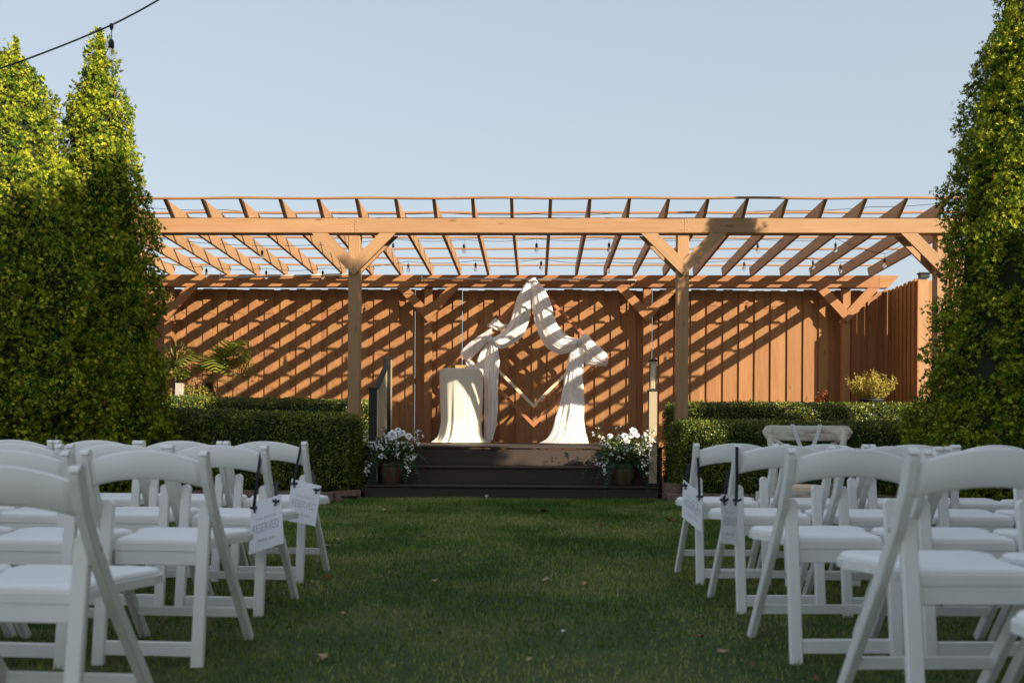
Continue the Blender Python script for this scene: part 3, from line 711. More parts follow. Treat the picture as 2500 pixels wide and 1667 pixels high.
def newel(parent, x, y, z0, z1, w, dark_face, tan_face, skirt=False):
    """square sleeve with a pyramid cap; one face gets a tan strip"""
    a = w/2
    n = empty_child = None
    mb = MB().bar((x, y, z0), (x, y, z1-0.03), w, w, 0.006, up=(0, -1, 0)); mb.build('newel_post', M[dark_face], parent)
    fw = w-0.006
    # tan strip on one face; on the left posts it paints the sunlit side
    if tan_face == 'right': MB().box((x+a-0.001, y-fw/2, z0+0.01), (x+a+0.004, y+fw/2, z1-0.031), 0.001).build('sunlit_side', M['newel_tan'], parent)
    if tan_face == 'front': MB().box((x-fw/2, y-a-0.004, z0+0.01), (x+fw/2, y-a+0.001, z1-0.031), 0.001).build('front_facing', M['newel_tan'], parent)
    c = a+0.008
    capm = M['newel_dark'] if dark_face == 'newel_dark' else M['newel_tan']
    MB().add([(x-c, y-c, z1-0.03), (x+c, y-c, z1-0.03), (x+c, y+c, z1-0.03), (x-c, y+c, z1-0.03), (x-c, y-c, z1-0.012), (x+c, y-c, z1-0.012), (x+c, y+c, z1-0.012), (x-c, y+c, z1-0.012), (x, y, z1+0.006)],
             [(3, 2, 1, 0), (0, 1, 5, 4), (1, 2, 6, 5), (2, 3, 7, 6), (3, 0, 4, 7), (4, 5, 8), (5, 6, 8), (6, 7, 8), (7, 4, 8)]).build('post_cap', capm, parent)
    c = a+0.022; MB().box((x-c, y-c, z0), (x+c, y+c, z0+0.035), 0.006).build('base_trim', M['newel_dark'], parent)
def railing(label, f, r, tan, dark_f='newel_dark', dark_r='newel_dark'):
    e = empty('stair_railing', (f[0], f[1], 0.22), label, 'railing', 'stair railings')
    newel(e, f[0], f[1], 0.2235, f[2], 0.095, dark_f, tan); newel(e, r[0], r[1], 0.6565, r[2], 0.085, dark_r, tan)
    F_, R2 = Vector((f[0], f[1]+0.05, f[2]-0.075)), Vector((r[0], r[1]-0.045, r[2]-0.075))
    beam('top_rail', F_, R2, 0.06, 0.045, M['newel_dark' if tan == 'right' else 'newel_tan'], e, 0.01)
    beam('bottom_rail', F_+Vector((0, 0, -0.78)), R2+Vector((0, 0, -0.78)), 0.04, 0.035, M['newel_dark'], e)
    n = 7
    for k in range(n):
        t = (k+0.7)/(n+0.3); p_ = F_.lerp(R2, t)
        beam('baluster', p_+Vector((0, 0, -0.775)), p_+Vector((0, 0, -0.02)), 0.02, 0.02, M['newel_tan' if tan == 'right' else 'newel_dark'], e, 0.003)
    return e
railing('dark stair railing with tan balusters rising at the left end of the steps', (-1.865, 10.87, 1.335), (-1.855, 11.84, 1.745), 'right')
railing('stair railing at the right end of the steps, seen end on, with tan post faces', (1.315, 10.87, 1.325), (1.435, 11.84, 1.735), 'front')

# ================================================================== ARCH AND DRAPES
AY = 14.30
ctr = at(1304, 866, AY)
def diamond(name, label, c, half, w, mat_, y, th=0.035):
    e = empty(name, (c.x, y, c.z-half), label, 'arch')
    P = [Vector((c.x, y, c.z+half)), Vector((c.x+half, y, c.z)), Vector((c.x, y, c.z-half)), Vector((c.x-half, y, c.z))]
    k = w/sqrt(2)*1.0
    I = [Vector((c.x, y, c.z+half-2*k)), Vector((c.x+half-2*k, y, c.z)), Vector((c.x, y, c.z-half+2*k)), Vector((c.x-half+2*k, y, c.z))]
    for q in range(4):
        a, b, ai, bi = P[q], P[(q+1) % 4], I[q], I[(q+1) % 4]
        g = (b-a).normalized()*0.0006
        Mx = frame(a, b, up=(0, -1, 0)); Mi = Mx.inverted(); d = Vector((0, th, 0))
        vs = [Mi @ v_ for v_ in (a+g, b-g, bi-g, ai+g)]+[Mi @ (v_+d) for v_ in (a+g, b-g, bi-g, ai+g)]
        MB().add(vs, [(0, 1, 2, 3), (7, 6, 5, 4), (0, 4, 5, 1), (1, 5, 6, 2), (2, 6, 7, 3), (3, 7, 4, 0)]).build('frame_bar', mat_, e, Mx)
    return e
outer = diamond('diamond_arch', 'large reddish brown wooden diamond frame standing on the stage', ctr, 1.085, 0.050, M['archwood'], AY)
inner = diamond('diamond_arch', 'smaller cream painted wooden diamond frame inside the brown one', ctr+Vector((-0.005, 0, 0.0)), 0.795, 0.044, M['cream'], AY-0.045)
# feet and struts that carry the frames, behind the drapes
for s in (-1, 1):
    beam('support_leg', (ctr.x+s*0.62, AY+0.06, 0.657), (ctr.x+s*0.62, AY+0.06, ctr.z+0.35), 0.04, 0.03, M['archwood'], outer, up=(0, -1, 0))
    beam('foot', (ctr.x+s*0.62, AY-0.10, 0.675), (ctr.x+s*0.62, AY+0.20, 0.675), 0.05, 0.035, M['archwood'], outer)

def pxl(pts, Y): return [at(1050+a*0.29976, 650+b*0.29976, Y) for a, b in pts]   # from an enlarged crop of the arch
def resample(P, n):
    P = [Vector(p) for p in P]; L = [0]
    for a, b in zip(P[:-1], P[1:]): L.append(L[-1]+(b-a).length)
    # Catmull-Rom through the points, uniform in length
    out = []
    for k in range(n):
        s = L[-1]*k/(n-1); i = max(0, min(len(P)-2, next((j for j in range(len(L)-1) if L[j+1] >= s-1e-9), len(P)-2)))
        t = (s-L[i])/(L[i+1]-L[i]+1e-9); p0 = P[max(i-1, 0)]; p1 = P[i]; p2 = P[i+1]; p3 = P[min(i+2, len(P)-1)]
        out.append(0.5*((2*p1)+(p2-p0)*t+(2*p0-5*p1+4*p2-p3)*t*t+(3*p1-p0-3*p2+p3)*t*t*t))
    return out
def ribbon_cloth(name, Lp, Rp, Y, parent, matk='chiffon', nf=5, amp=0.03, bulge=0.05, nu=70, nv=56, seed=0, back=0.0, hem=0):
    """cloth between two edge curves: long pleats, a rounded cross section and small crumples"""
    L = resample(pxl(Lp, Y), nu); R = resample(pxl(Rp, Y), nu); vs = []
    for i in range(nu):
        t = i/(nu-1); w = (R[i]-L[i]).length
        for j in range(nv):
            s = j/(nv-1)
            ss = s+0.018*sin(9*t+seed+s*5)
            p_ = L[i].lerp(R[i], s)
            fold = 0
            for q, (fr, am) in enumerate(((nf, 1.0), (nf*1.7+1, .45), (nf*3.1, .22))):
                fold += am*sin(2*pi*fr*ss+seed*2.1*(q+1)+1.6*noise.noise(Vector((t*2.2, seed, q)))*2)
            a_ = amp*0.42*min(1, w/0.22+0.15)
            cr = 0.034*noise.noise(Vector((s*3+seed, t*5, 0)))+0.007*noise.noise(Vector((s*9, t*14+seed, 3)))
            dep = -bulge*sin(pi*s)*min(1, w/0.2)-a_*fold*0.5*min(1, 6*s*(1-s)+0.25)+cr+back*t
            edge = 0.006*noise.noise(Vector((t*14, seed, s*2)))*(1 if s < .03 or s > .97 else 0.3)
            vs.append((p_.x+edge, p_.y+dep, p_.z+(0.008*sin(2*pi*nf*s+seed)*t if hem else 0)))
    fs = [(i*nv+j, i*nv+j+1, (i+1)*nv+j+1, (i+1)*nv+j) for i in range(nu-1) for j in range(nv-1)]
    return MB().add(vs, fs, True).build(name, M[matk], parent)
def knot(parent, c, r, seed):
    bm = bmesh.new(); bmesh.ops.create_icosphere(bm, subdivisions=3, radius=1)
    for v in bm.verts:
        n_ = v.co.copy(); v.co = Vector((n_.x*r, n_.y*r*0.8, n_.z*r*1.15))*(1+0.22*noise.noise(n_*2.5+Vector((seed, 0, 0)))+0.12*sin(9*atan2(n_.z, n_.x)+seed))
    for f_ in bm.faces: f_.smooth = True
    me = bpy.data.meshes.new('knot'); bm.to_mesh(me); bm.free(); me.materials.append(M['chiffon'])
    return link('knot', me, parent, Matrix.Translation(c))
DY = AY-0.10
dl = empty('white_drape', at(1190, 1082, DY), 'white chiffon drape swagged and knotted over the left side of the diamond arch', 'drape', 'chiffon drapes on the arch')
ribbon_cloth('swag', [(805, 108), (760, 165), (712, 250), (682, 350), (640, 470), (575, 545), (488, 592)], [(842, 108), (828, 190), (822, 320), (802, 450), (752, 570), (655, 645), (570, 670), (500, 622)], DY, dl, nf=4, amp=.028, bulge=.09, seed=1)
ribbon_cloth('bow_loop', [(462, 482), (500, 450), (535, 422), (572, 458), (590, 476)], [(470, 492), (520, 510), (552, 522), (590, 518), (640, 470)], DY-0.02, dl, 'sheer', nf=3, amp=.02, bulge=.04, seed=2, nu=40, nv=30)
ribbon_cloth('loose_tail', [(500, 505), (440, 540), (370, 585), (300, 640), (243, 706)], [(508, 520), (498, 575), (440, 648), (375, 712), (312, 768)], DY-0.03, dl, 'sheer', nf=3, amp=.025, bulge=.06, seed=3, nu=50, nv=40)
ribbon_cloth('loose_tail', [(243, 706), (270, 740), (290, 780), (304, 832), (330, 850)], [(312, 768), (345, 775), (375, 800), (425, 838), (445, 850)], DY-0.03, dl, 'sheer', nf=3, amp=.025, bulge=.03, seed=4, nu=40, nv=36)
ribbon_cloth('inner_tail', [(455, 640), (410, 700), (385, 750), (378, 820), (395, 860)], [(490, 610), (470, 690), (450, 770), (445, 840), (440, 870)], DY+0.05, dl, 'chiffon', nf=3, amp=.02, bulge=.02, seed=5, nu=40, nv=30)
ribbon_cloth('long_tail', [(484, 610), (462, 720), (440, 850), (440, 1000), (440, 1150), (440, 1300), (430, 1452)], [(545, 640), (566, 740), (560, 850), (553, 980), (553, 1120), (542, 1270), (500, 1452)], DY, dl, nf=4, amp=.032, bulge=.06, seed=6, nu=90, back=0.02)
knot(dl, at(1050+494*.29976, 650+602*.29976, DY-0.04), 0.045, 1.0)
dr = empty('white_drape', at(1380, 1082, DY), 'white chiffon drape swagged and knotted over the right side of the diamond arch', 'drape', 'chiffon drapes on the arch')
ribbon_cloth('swag', [(822, 112), (826, 200), (832, 330), (850, 440), (888, 560), (945, 655), (1020, 708), (1085, 716), (1145, 697), (1198, 655)], [(862, 108), (905, 150), (950, 220), (985, 300), (1008, 400), (1035, 470), (1075, 540), (1115, 568), (1160, 582), (1208, 600)], DY-0.01, dr, nf=4, amp=.028, bulge=.09, seed=7, nu=90)
ribbon_cloth('fan_tail', [(1252, 540), (1300, 570), (1345, 625), (1400, 670), (1440, 715), (1450, 760), (1443, 812)], [(1212, 600), (1222, 650), (1240, 710), (1248, 760), (1275, 805), (1340, 815), (1436, 815)], DY-0.03, dr, 'sheer', nf=4, amp=.03, bulge=.08, seed=8, nu=60, nv=60)
ribbon_cloth('long_tail', [(1195, 640), (1140, 700), (1118, 790), (1095, 910), (1072, 1040), (1045, 1160), (1010, 1270), (985, 1350), (940, 1410), (862, 1447)], [(1225, 660), (1244, 720), (1250, 800), (1242, 900), (1250, 1000), (1256, 1120), (1252, 1240), (1262, 1340), (1280, 1400), (1292, 1452)], DY, dr, nf=5, amp=.036, bulge=.05, seed=9, nu=100, nv=70, back=-0.12)
knot(dr, at(1050+1212*.29976, 650+618*.29976, DY-0.05), 0.05, 4.0)
knot(dr, at(1302, 686, DY+0.02), 0.05, 7.0)

# cocktail table, cloth and box
TX, TY = at(1126, 1000, 13.92).x, 13.92; TZ = 1.728
tb = empty('cocktail_table', (TX, TY, 0.6565), 'tall round cocktail table on the stage, under an ivory cloth', 'table')
MB().lathe([(0.001, TZ-0.03), (0.300, TZ-0.03), (0.305, TZ-0.015), (0.300, TZ-0.004), (0.001, TZ-0.004)], (TX, TY, 0), 40).build('table_top', M['boxwood'], tb)
MB().lathe([(0.03, 0.70), (0.03, TZ-0.031)], (TX, TY, 0), 16).build('pedestal', M['newel_dark'], tb)
MB().lathe([(0.001, 0.6575), (0.22, 0.6575), (0.22, 0.67), (0.05, 0.70), (0.001, 0.70)], (TX, TY, 0), 30).build('base', M['newel_dark'], tb)
n = 220; rows = []
prof = [(0.0, 0.12, 0), (0.0, 0.2, 0), (0, .270, 0), (0.002, .288, 0), (0.012, .293, 0), (0.05, .294, .05), (0.15, .292, .15), (0.28, .288, .3), (0.42, .284, .45), (0.56, .277, .6), (0.70, .268, .75), (0.82, .264, .9), (0.90, .270, 1.0), (0.95, .285, 1.2), (0.985, .312, 1.3), (0.997, .338, 1.1), (0.998, 0.350, 0.6)]
vs = []
fine = []
for a, b in zip(prof[:-1], prof[1:]):
    for q in range(3): fine.append(tuple(a[i]+(b[i]-a[i])*q/3 for i in range(3)))
fine.append(prof[-1])
for d, r, fa in fine:
    for k in range(n):
        a = 2*pi*k/n; wob = 0.35*noise.noise(Vector((cos(a)*2, sin(a)*2, 0)))
        f_ = sin(11*a+wob*7+0.8*sin(3*a)+d*1.2)*0.7+0.35*sin(19*a+2+d*2.5+wob*4)+0.15*sin(31*a+d*3)
        # the cloth hangs fuller at the front left where it spreads on the floor
        spread = max(0, cos(a+2.2))*max(0, d-0.72)*0.26+max(0, cos(a+0.3))*max(0, d-0.7)*0.05
        rr = r*1.09+fa*0.016*f_+spread
        z = TZ-(TZ-0.659)*d*1.0
        if d > 0.94: z += 0.012*max(0, f_)*(1 if d < 0.997 else .3)
        vs.append((TX+rr*cos(a), TY+rr*sin(a)*0.98, max(z, 0.660)))
fs = [(i*n+k, i*n+(k+1) % n, (i+1)*n+(k+1) % n, (i+1)*n+k) for i in range(len(fine)-1) for k in range(n)]+[tuple(range(n))]
tag(MB().add(vs, fs, True).build('tablecloth', M['ivory']), 'long ivory tablecloth pooling on the stage around the cocktail table', 'tablecloth')
bx = empty('wooden_box', (TX+0.02, TY, TZ+0.001), 'small pale wooden box on the ivory covered cocktail table', 'box')
p_ = at(1050+250*.29976, 650+820*.29976, TY)
MB().box((p_.x-0.075, TY-0.06, TZ+0.002), (p_.x+0.075, TY+0.06, TZ+0.042), 0.003).build('body', M['boxwood'], bx)
MB().box((p_.x-0.078, TY-0.063, TZ+0.0425), (p_.x+0.078, TY+0.063, TZ+0.055), 0.003).build('lid', M['boxwood'], bx)

# ================================================================== FLOWERS
def fern(parent, base, azim, length, lift, droop, name='fern_frond', mk='fern', wid=0.22, nl=18, leafw=0.07):
    """arching rachis with paired narrow leaflets"""
    pts = []; d = Vector((cos(azim), sin(azim), 0))
    for k in range(nl+1):
        t = k/nl; pts.append(Vector(base)+d*(length*t*(1-0.15*t*droop))+Vector((0, 0, lift*sin(min(1, t*1.3)*pi/2)*length-droop*length*t*t)))
    mb = MB().tube(pts, [0.0022*(1-0.7*k/nl) for k in range(nl+1)], 4, False)
    for k in range(2, nl+1):
        t = k/nl; tg = (pts[k]-pts[k-1]).normalized(); s = tg.cross(Vector((0, 0, 1))); s = s.normalized() if s.length > .05 else Vector((-d.y, d.x, 0))
        ll = wid*length*sin(pi*(0.12+0.86*t))**0.8*0.9
        for sg in (-1, 1):
            dr_ = (s*sg+tg*0.45+Vector((0, 0, -0.12+random.uniform(-.1, .1)))).normalized(); w = tg*(leafw*length*0.42)
            c = pts[k]; nn = dr_.cross(tg).normalized()*0.003
            mb.add([c-w*0.5, c+dr_*ll*0.5-w*0.55+nn, c+dr_*ll, c+dr_*ll*0.5+w*0.55+nn, c+w*0.5], [(0, 1, 2, 3, 4)])
    return mb.build(name, M[mk], parent)
def rose(parent, c, r, facing, mk='petal', seed=0):
    c = Vector(c); q = Vector(facing).normalized().to_track_quat('Z', 'Y').to_matrix(); mb = MB(); random_ = random.Random(seed)
    for ring, (n_, rr, op) in enumerate(((4, 0.22, 0.05), (5, 0.42, 0.4), (6, 0.68, 0.85), (7, 0.95, 1.3), (8, 1.12, 1.6))):
        for k in range(n_):
            a = 2*pi*(k+0.5*ring+random_.uniform(-.1, .1))/n_; R0 = r*rr*random_.uniform(.9, 1.08); hw = pi/n_*1.35; vs = []
            for i in range(5):
                t = i/4
                for j in range(5):
                    s = (j/4-0.5)*2; aa = a+hw*s*(0.55+0.45*t)
                    rad = R0*(0.25+0.75*t**0.8)*(1-0.10*s*s)*(1+0.10*sin(7*aa+ring*2)*t); z = r*(0.62*(1-rr*0.55))*t*(1.15-op*0.55)+r*0.10*(1-abs(s))*t-r*0.16*op*max(0, t-0.6)*2
                    vs.append(c+q @ Vector((rad*cos(aa), rad*sin(aa), z)))
            mb.add(vs, [(i*5+j, i*5+j+1, i*5+j+6, i*5+j+5) for i in range(4) for j in range(4)], True)
    return mb.build('rose', M[mk], parent)
def floret(mb, c, r, nrm):
    q = Vector(nrm).normalized().to_track_quat('Z', 'Y').to_matrix(); n_ = 5
    for k in range(n_):
        a = 2*pi*k/n_+random.random()*.3
        def P(rad, da, z): return Vector(c)+q @ Vector((rad*r*cos(a+da), rad*r*sin(a+da), z*r))
        mb.add([P(0, 0, 0), P(.6, -.5, .25), P(1, -.22, .30), P(1, .22, .30), P(.6, .5, .25)], [(0, 1, 2, 3, 4)])
def sprig(parent, base, azim, length, lift, droop, nfl=16, r=0.016, mk='petal', leafm='sage', name='blossom_sprig', nleaf=10):
    d = Vector((cos(azim), sin(azim), 0)); N = 12; pts = []
    for k in range(N+1):
        t = k/N; pts.append(Vector(base)+d*(length*t*0.8)+Vector((0, 0, lift*length*t-droop*length*t*t)))
    e = MB().tube(pts, [0.0025*(1-0.6*k/N) for k in range(N+1)], 4, False)
    for k in range(nleaf):
        t = random.uniform(.15, .95); p_ = pts[int(t*N)]; dd = Vector((random.gauss(0, 1), random.gauss(0, 1), random.gauss(0.2, .7))).normalized(); s = dd.cross(Vector((0, 0, 1))).normalized()*0.007; ll = random.uniform(.026, .050)
        e.add([p_, p_+dd*ll*.5+s, p_+dd*ll, p_+dd*ll*.5-s], [(0, 1, 2, 3)])
    o = e.build(name, M[leafm], parent)
    f = MB()
    for k in range(nfl):
        t = random.uniform(.35, 1)**.7; p_ = pts[min(N, int(t*N))]; off = Vector((random.gauss(0, 1), random.gauss(0, 1), random.gauss(0, 1)))*0.018
        floret(f, p_+off, r*random.uniform(.7, 1.2), off+Vector((0, -0.02, 0.012)))
    f.build('florets', M[mk], o)['kind'] = 'stuff'
    return o
def pot(x, y, z0, label):
    e = empty('flower_pot', (x, y, z0), label, 'flower pot', 'brown pots on the bottom step')
    pr_ = [(0.001, 0.0), (0.082, 0.0), (0.086, 0.008), (0.092, 0.03), (0.112, 0.09), (0.124, 0.15), (0.126, 0.185), (0.122, 0.205), (0.130, 0.212), (0.134, 0.222), (0.134, 0.238), (0.128, 0.246), (0.116, 0.246), (0.112, 0.225)]
    MB().lathe([(r, z+z0) for r, z in pr_], (x, y, 0), 36).build('pot_body', M['pot'], e)
    MB().lathe([(0.001, z0+0.222), (0.113, z0+0.222)], (x, y, 0), 24).build('soil', M['soil'], e)
def arrangement(x, y, z, label, seed, lit, spread=1.0):
    random.seed(seed)
    e = empty('flower_arrangement', (x, y, z), label, 'flower arrangement', 'flower arrangements flanking the steps')
    b = Vector((x, y, z))
    for k, (az, L, li, dr_) in enumerate([(-2.95, .44, .45, .75), (-2.7, .40, .35, 1.05), (-2.35, .34, .3, 1.2), (-1.9, .22, .3, 1.3), (-1.35, .24, 0.3, 1.2), (-0.9, .34, .3, 1.15), (-0.45, .42, .4, .95), (-0.1, .50, .45, .62), (0.6, .34, .7, .3), (2.6, .36, .7, .35), (3.05, .50, .5, .55), (-0.15, .36, .7, .3), (1.6, .3, .9, .2), (-1.6, .28, .9, .5)]):
        fern(e, b+Vector((cos(az)*.05, sin(az)*.05, 0.02)), az+random.uniform(-.12, .12), L*random.uniform(.92, 1.1)*spread, li, dr_, wid=0.24, leafw=0.06)
    for k in range(34):   # a rounded dome of leafy stems and small blossom
        az = random.uniform(-pi, 0.3) if k % 4 else random.uniform(0, pi)
        sprig(e, b+Vector((cos(az)*.03, sin(az)*.03, 0.02)), az, random.uniform(.28, .44)*spread, random.uniform(.25, 1.25), random.uniform(0.1, .40), random.randint(5, 12), 0.0135, 'petal' if k % 2 else 'petal2', nleaf=34)
    n_ = 900; P = RNG.normal(0, 1, (n_, 3)); P /= np.linalg.norm(P, axis=1)[:, None]; P *= (RNG.random(n_)**0.4)[:, None]*np.array([.25*spread, .17, .15])
    D = P/np.array([.25, .17, .15])+RNG.normal(0, .6, (n_, 3)); D /= np.linalg.norm(D, axis=1)[:, None]; T = np.cross(D, RNG.normal(0, 1, (n_, 3))); T /= np.linalg.norm(T, axis=1)[:, None]
    sz = 0.045*(0.6+0.8*RNG.random(n_))[:, None]; v = np.stack([P, P+D*sz*.5+T*sz*.28, P+D*sz, P+D*sz*.5-T*sz*.28], 1)
    o = link('filler_leaves', np_mesh('filler_leaves', v.reshape(-1, 3), 4, M['sage']), e, Matrix.Translation(b+Vector((0, 0, 0.16)))); o['kind'] = 'stuff'
    for k in range(9):   # upright sprays
        az = random.choice((random.uniform(-3.3, -2.5), random.uniform(-.7, .2), random.uniform(-2, -1))); sprig(e, b, az, random.uniform(.36, .50), random.uniform(.7, 1.05), 0.08, 9, 0.012, nleaf=14)
    for dx in (-0.17, 0.14):   # trailing sprays
        sprig(e, b+Vector((dx, -0.09, 0.08)), -1.5+dx*3, 0.26, 0.0, 0.85, 20, 0.012, 'petal2')
    return e, b
pot(-1.655, 10.90, 0.2235, 'round brown glazed pot on the bottom step at the left railing')
e, b = arrangement(-1.655, 10.88, 0.46, 'white rose and fern arrangement in the left pot, in shade', 11, False)
rose(e, at(958, 1061, 10.66), 0.052, (-0.05, -1, 0.35), seed=1); rose(e, at(981, 1056, 10.76), 0.040, (0.3, -1, 0.9), seed=2); rose(e, at(998, 1064, 10.74), 0.036, (0.5, -1, 0.6), seed=3); rose(e, at(972, 1049, 10.82), 0.034, (0.2, -1, 0.9), seed=4)
pot(1.0, 10.90, 0.2235, 'round brown glazed pot on the bottom step at the right railing')
e, b = arrangement(0.995, 10.88, 0.46, 'white blossom and fern arrangement in the right pot, brightly sunlit', 23, True, 1.06)
for k, (u, v, r) in enumerate([(1526, 1064, .036), (1547, 1052, .042), (1531, 1076, .036), (1489, 1064, .030), (1540, 1062, .034), (1556, 1062, .030)]):
    rose(e, at(u, v, 10.76), r, (random.uniform(-.4, .4), -1, random.uniform(.3, .8)), seed=k+20)
random.seed(99)

# ================================================================== PLANTS
def strap_leaf(parent, base, az, L, lift, droop, w, mk, name='leaf', N=9):
    d = Vector((cos(az), sin(az), 0)); s = Vector((-d.y, d.x, 0)); vs = []; fs = []
    for k in range(N+1):
        t = k/N; c = Vector(base)+d*(L*t*cos(lift)*(1))+Vector((0, 0, L*t*sin(lift)-droop*L*t*t)); ww = w*sin(pi*(0.1+0.88*t))**.6*(1-0.5*t)
        vs += [c-s*ww, c+Vector((0, 0, -ww*0.35)), c+s*ww]
    for k in range(N):
        for q in range(2): fs.append((k*3+q, k*3+q+1, k*3+q+4, k*3+q+3))
    return MB().add(vs, fs, True).build(name, M[mk], parent)
yb = at(428, 905, 13.7)
yu = empty('spiky_strap_leaf_plant', (yb.x, yb.y, 0.12), 'grey green spiky strap leaved plant behind the shaded arborvitae, left of the palm', 'plant')
MB().tube([(yb.x, yb.y, 0.1), (yb.x+0.02, yb.y, 1.1), (yb.x, yb.y, yb.z)], [0.06, 0.05, 0.04], 10).build('trunk', M['bark'], yu)
for k in range(64):
    az = random.uniform(-pi, pi); li = random.uniform(-0.1, 1.35)
    strap_leaf(yu, yb, az, random.uniform(.48, .74), li, random.uniform(.05, .4), 0.013, 'yucca')
for k in range(8):
    strap_leaf(yu, yb+Vector((0, 0, -.03)), random.uniform(-.6, .5), random.uniform(.5, .7), random.uniform(0.1, 0.4), random.uniform(.1, .3), 0.008, 'dead', 'dry_leaf')
pb = at(512, 925, 13.6)
pa = empty('fan_palm', (pb.x, pb.y, 0.12), 'sunlit green feathery palm with dry hanging leaves, above the rear left hedge', 'palm')
MB().tube([(pb.x, pb.y, 0.1), (pb.x-0.02, pb.y, 0.9), (pb.x, pb.y, pb.z-0.05)], [0.09, 0.08, 0.06], 12).build('trunk', M['bark'], pa)
for k in range(28):
    az = random.choice((random.uniform(-1.0, 0.8), random.uniform(-pi, pi))); fern(pa, pb, az, random.uniform(.55, .82), random.uniform(.45, 1.1), random.uniform(.3, .8), 'frond', 'palm', 0.50, 15, 0.060)
for k in range(26):
    strap_leaf(pa, pb+Vector((random.uniform(-.2, .05), -.05, random.uniform(-.1, 0))), random.uniform(-pi, 0), random.uniform(.25, .4), random.uniform(0.2, .6), random.uniform(1.0, 1.8), 0.009, 'dead', 'dry_leaf')
for k in range(9):
    strap_leaf(pa, pb+Vector((.12, -.03, -.03)), random.uniform(-.5, .3), random.uniform(.4, .55), random.uniform(-.1, .4), random.uniform(.4, .9), 0.010, 'palm')
# low ground cover below
def leaf_cloud(name, c, rad, n, mk, leaf, label, cat, parent=None):
    P = RNG.normal(0, 1, (n, 3)); P /= np.linalg.norm(P, axis=1)[:, None]; P *= (RNG.random(n)**0.33)[:, None]; P *= np.array(rad)
    D = RNG.normal(0, 1, (n, 3)); D /= np.linalg.norm(D, axis=1)[:, None]; T = np.cross(D, RNG.normal(0, 1, (n, 3))); T /= np.linalg.norm(T, axis=1)[:, None]
    s = leaf*(0.6+0.8*RNG.random(n))[:, None]; v = np.stack([P, P+D*s*.5+T*s*.3, P+D*s, P+D*s*.5-T*s*.3], 1)
    o = link(name, np_mesh(name, v.reshape(-1, 3), 4, M[mk]), parent, Matrix.Translation(c))
    if label: tag(o, label, cat)
    return o
c = at(470, 968, 13.5)
sh = empty('leafy_shrub', (c.x, c.y, 0.12), 'small yellow green leafy shrub at the foot of the palm', 'shrub')
leaf_cloud('foliage', c, (.34, .18, .17), 2200, 'gold_green', 0.036, None, None, sh)
MB().tube([(c.x, c.y, 0.1), (c.x, c.y, c.z-0.05)], [0.02, 0.012], 6).build('stem', M['bark'], sh)
c = at(440, 912, 13.4)
leaf_cloud('foliage', c, (.14, .12, .10), 500, 'box', 0.03, None, None, yu)
pl = at(437, 935, 13.35)
gp = empty('grey_post', (pl.x, pl.y, 0.1), 'weathered pale grey timber post at the left, beside the arborvitae', 'post')
MB().bar((pl.x-0.02, pl.y, 0.1), (pl.x+0.01, pl.y, pl.z), 0.13, 0.05, 0.006, up=(0, -1, 0), w1=0.115).build('post_board', M['greywood'], gp, None)
# golden shrub in its pot
gc = at(2126, 975, 13.75)
gs = empty('golden_shrub', (gc.x, gc.y, 0.12), 'golden yellow upright shrub in a dark pot in the shaded corner of the fence', 'shrub')
MB().lathe([(0.001, 0.75), (0.12, 0.75), (0.17, gc.z-0.03), (0.18, gc.z-0.02), (0.18, gc.z+0.01), (0.15, gc.z+0.01), (0.001, gc.z)], (gc.x, gc.y, 0), 24).build('pot', M['newel_dark'], gs)
MB().lathe([(0.05, 0.10), (0.05, 0.75)], (gc.x, gc.y, 0), 12).build('plinth', M['bark'], gs)
for k in range(64):
    az = random.uniform(0, 2*pi); rr = .31*random.random()**.6; bx_ = Vector((gc.x+rr*1.15*cos(az), gc.y+rr*sin(az)*.7, gc.z+0.02+rr*.25)); hgt = random.uniform(.22, .42)*(1.15-rr*2.0)
    P = []; n_ = 120; tt = RNG.random(n_); top = bx_+Vector((cos(az)*rr*.1, sin(az)*rr*.3, hgt)); b0 = np.array(Vector((gc.x+.05*cos(az), gc.y, gc.z))); b1 = np.array(bx_); b2 = np.array(top)
    C = ((1-tt)**2)[:, None]*b0+(2*tt*(1-tt))[:, None]*b1+(tt**2)[:, None]*b2
    C = C+RNG.normal(0, 0.013, (n_, 3))*(1.2-0.7*tt)[:, None]; D = RNG.normal(0, .7, (n_, 3))+np.array([0, 0, .5]); D /= np.linalg.norm(D, axis=1)[:, None]
    T = np.cross(D, RNG.normal(0, 1, (n_, 3))); T /= np.linalg.norm(T, axis=1)[:, None]; s = 0.026*(0.6+0.8*RNG.random(n_))[:, None]
    v = np.stack([C, C+D*s*.5+T*s*.3, C+D*s, C+D*s*.5-T*s*.3], 1)
    link('leafy_shoot', np_mesh('leafy_shoot', v.reshape(-1, 3), 4, M['gold']), gs)['kind'] = 'stuff'
for (u, v, Y) in ((2000, 975, 14.2), (2016, 968, 14.2)):
    c = at(u, v, Y); e = empty('red_sprig', (c.x, c.y, 0.12), 'small reddish sprig against the fence, %s' % ('left one of two' if u == 2000 else 'right one of two'), 'plant', 'red sprigs by the fence')
    MB().tube([(c.x, c.y, 0.1), (c.x, c.y, c.z)], 0.006, 5).build('stem', M['bark'], e)
    leaf_cloud('foliage', c, (.035, .03, .10), 120, 'redsprig', 0.028, None, None, e)
# bare twigs at the right post
tw = empty('bare_twigs', (4.5, 10.6, 0.1), 'thin bare twigs reaching out from the dark arborvitae by the right post', 'twigs')
for k in range(6):
    a = at(2290, 860+k*14, 10.6); b = at(2252+random.uniform(-6, 6), 790+k*30, 10.6); mm = a.lerp(b, .5)+Vector((0, 0, .04))
    MB().tube([a, mm, b], [0.004, .003, .0015], 4).build('twig', M['bark'], tw)

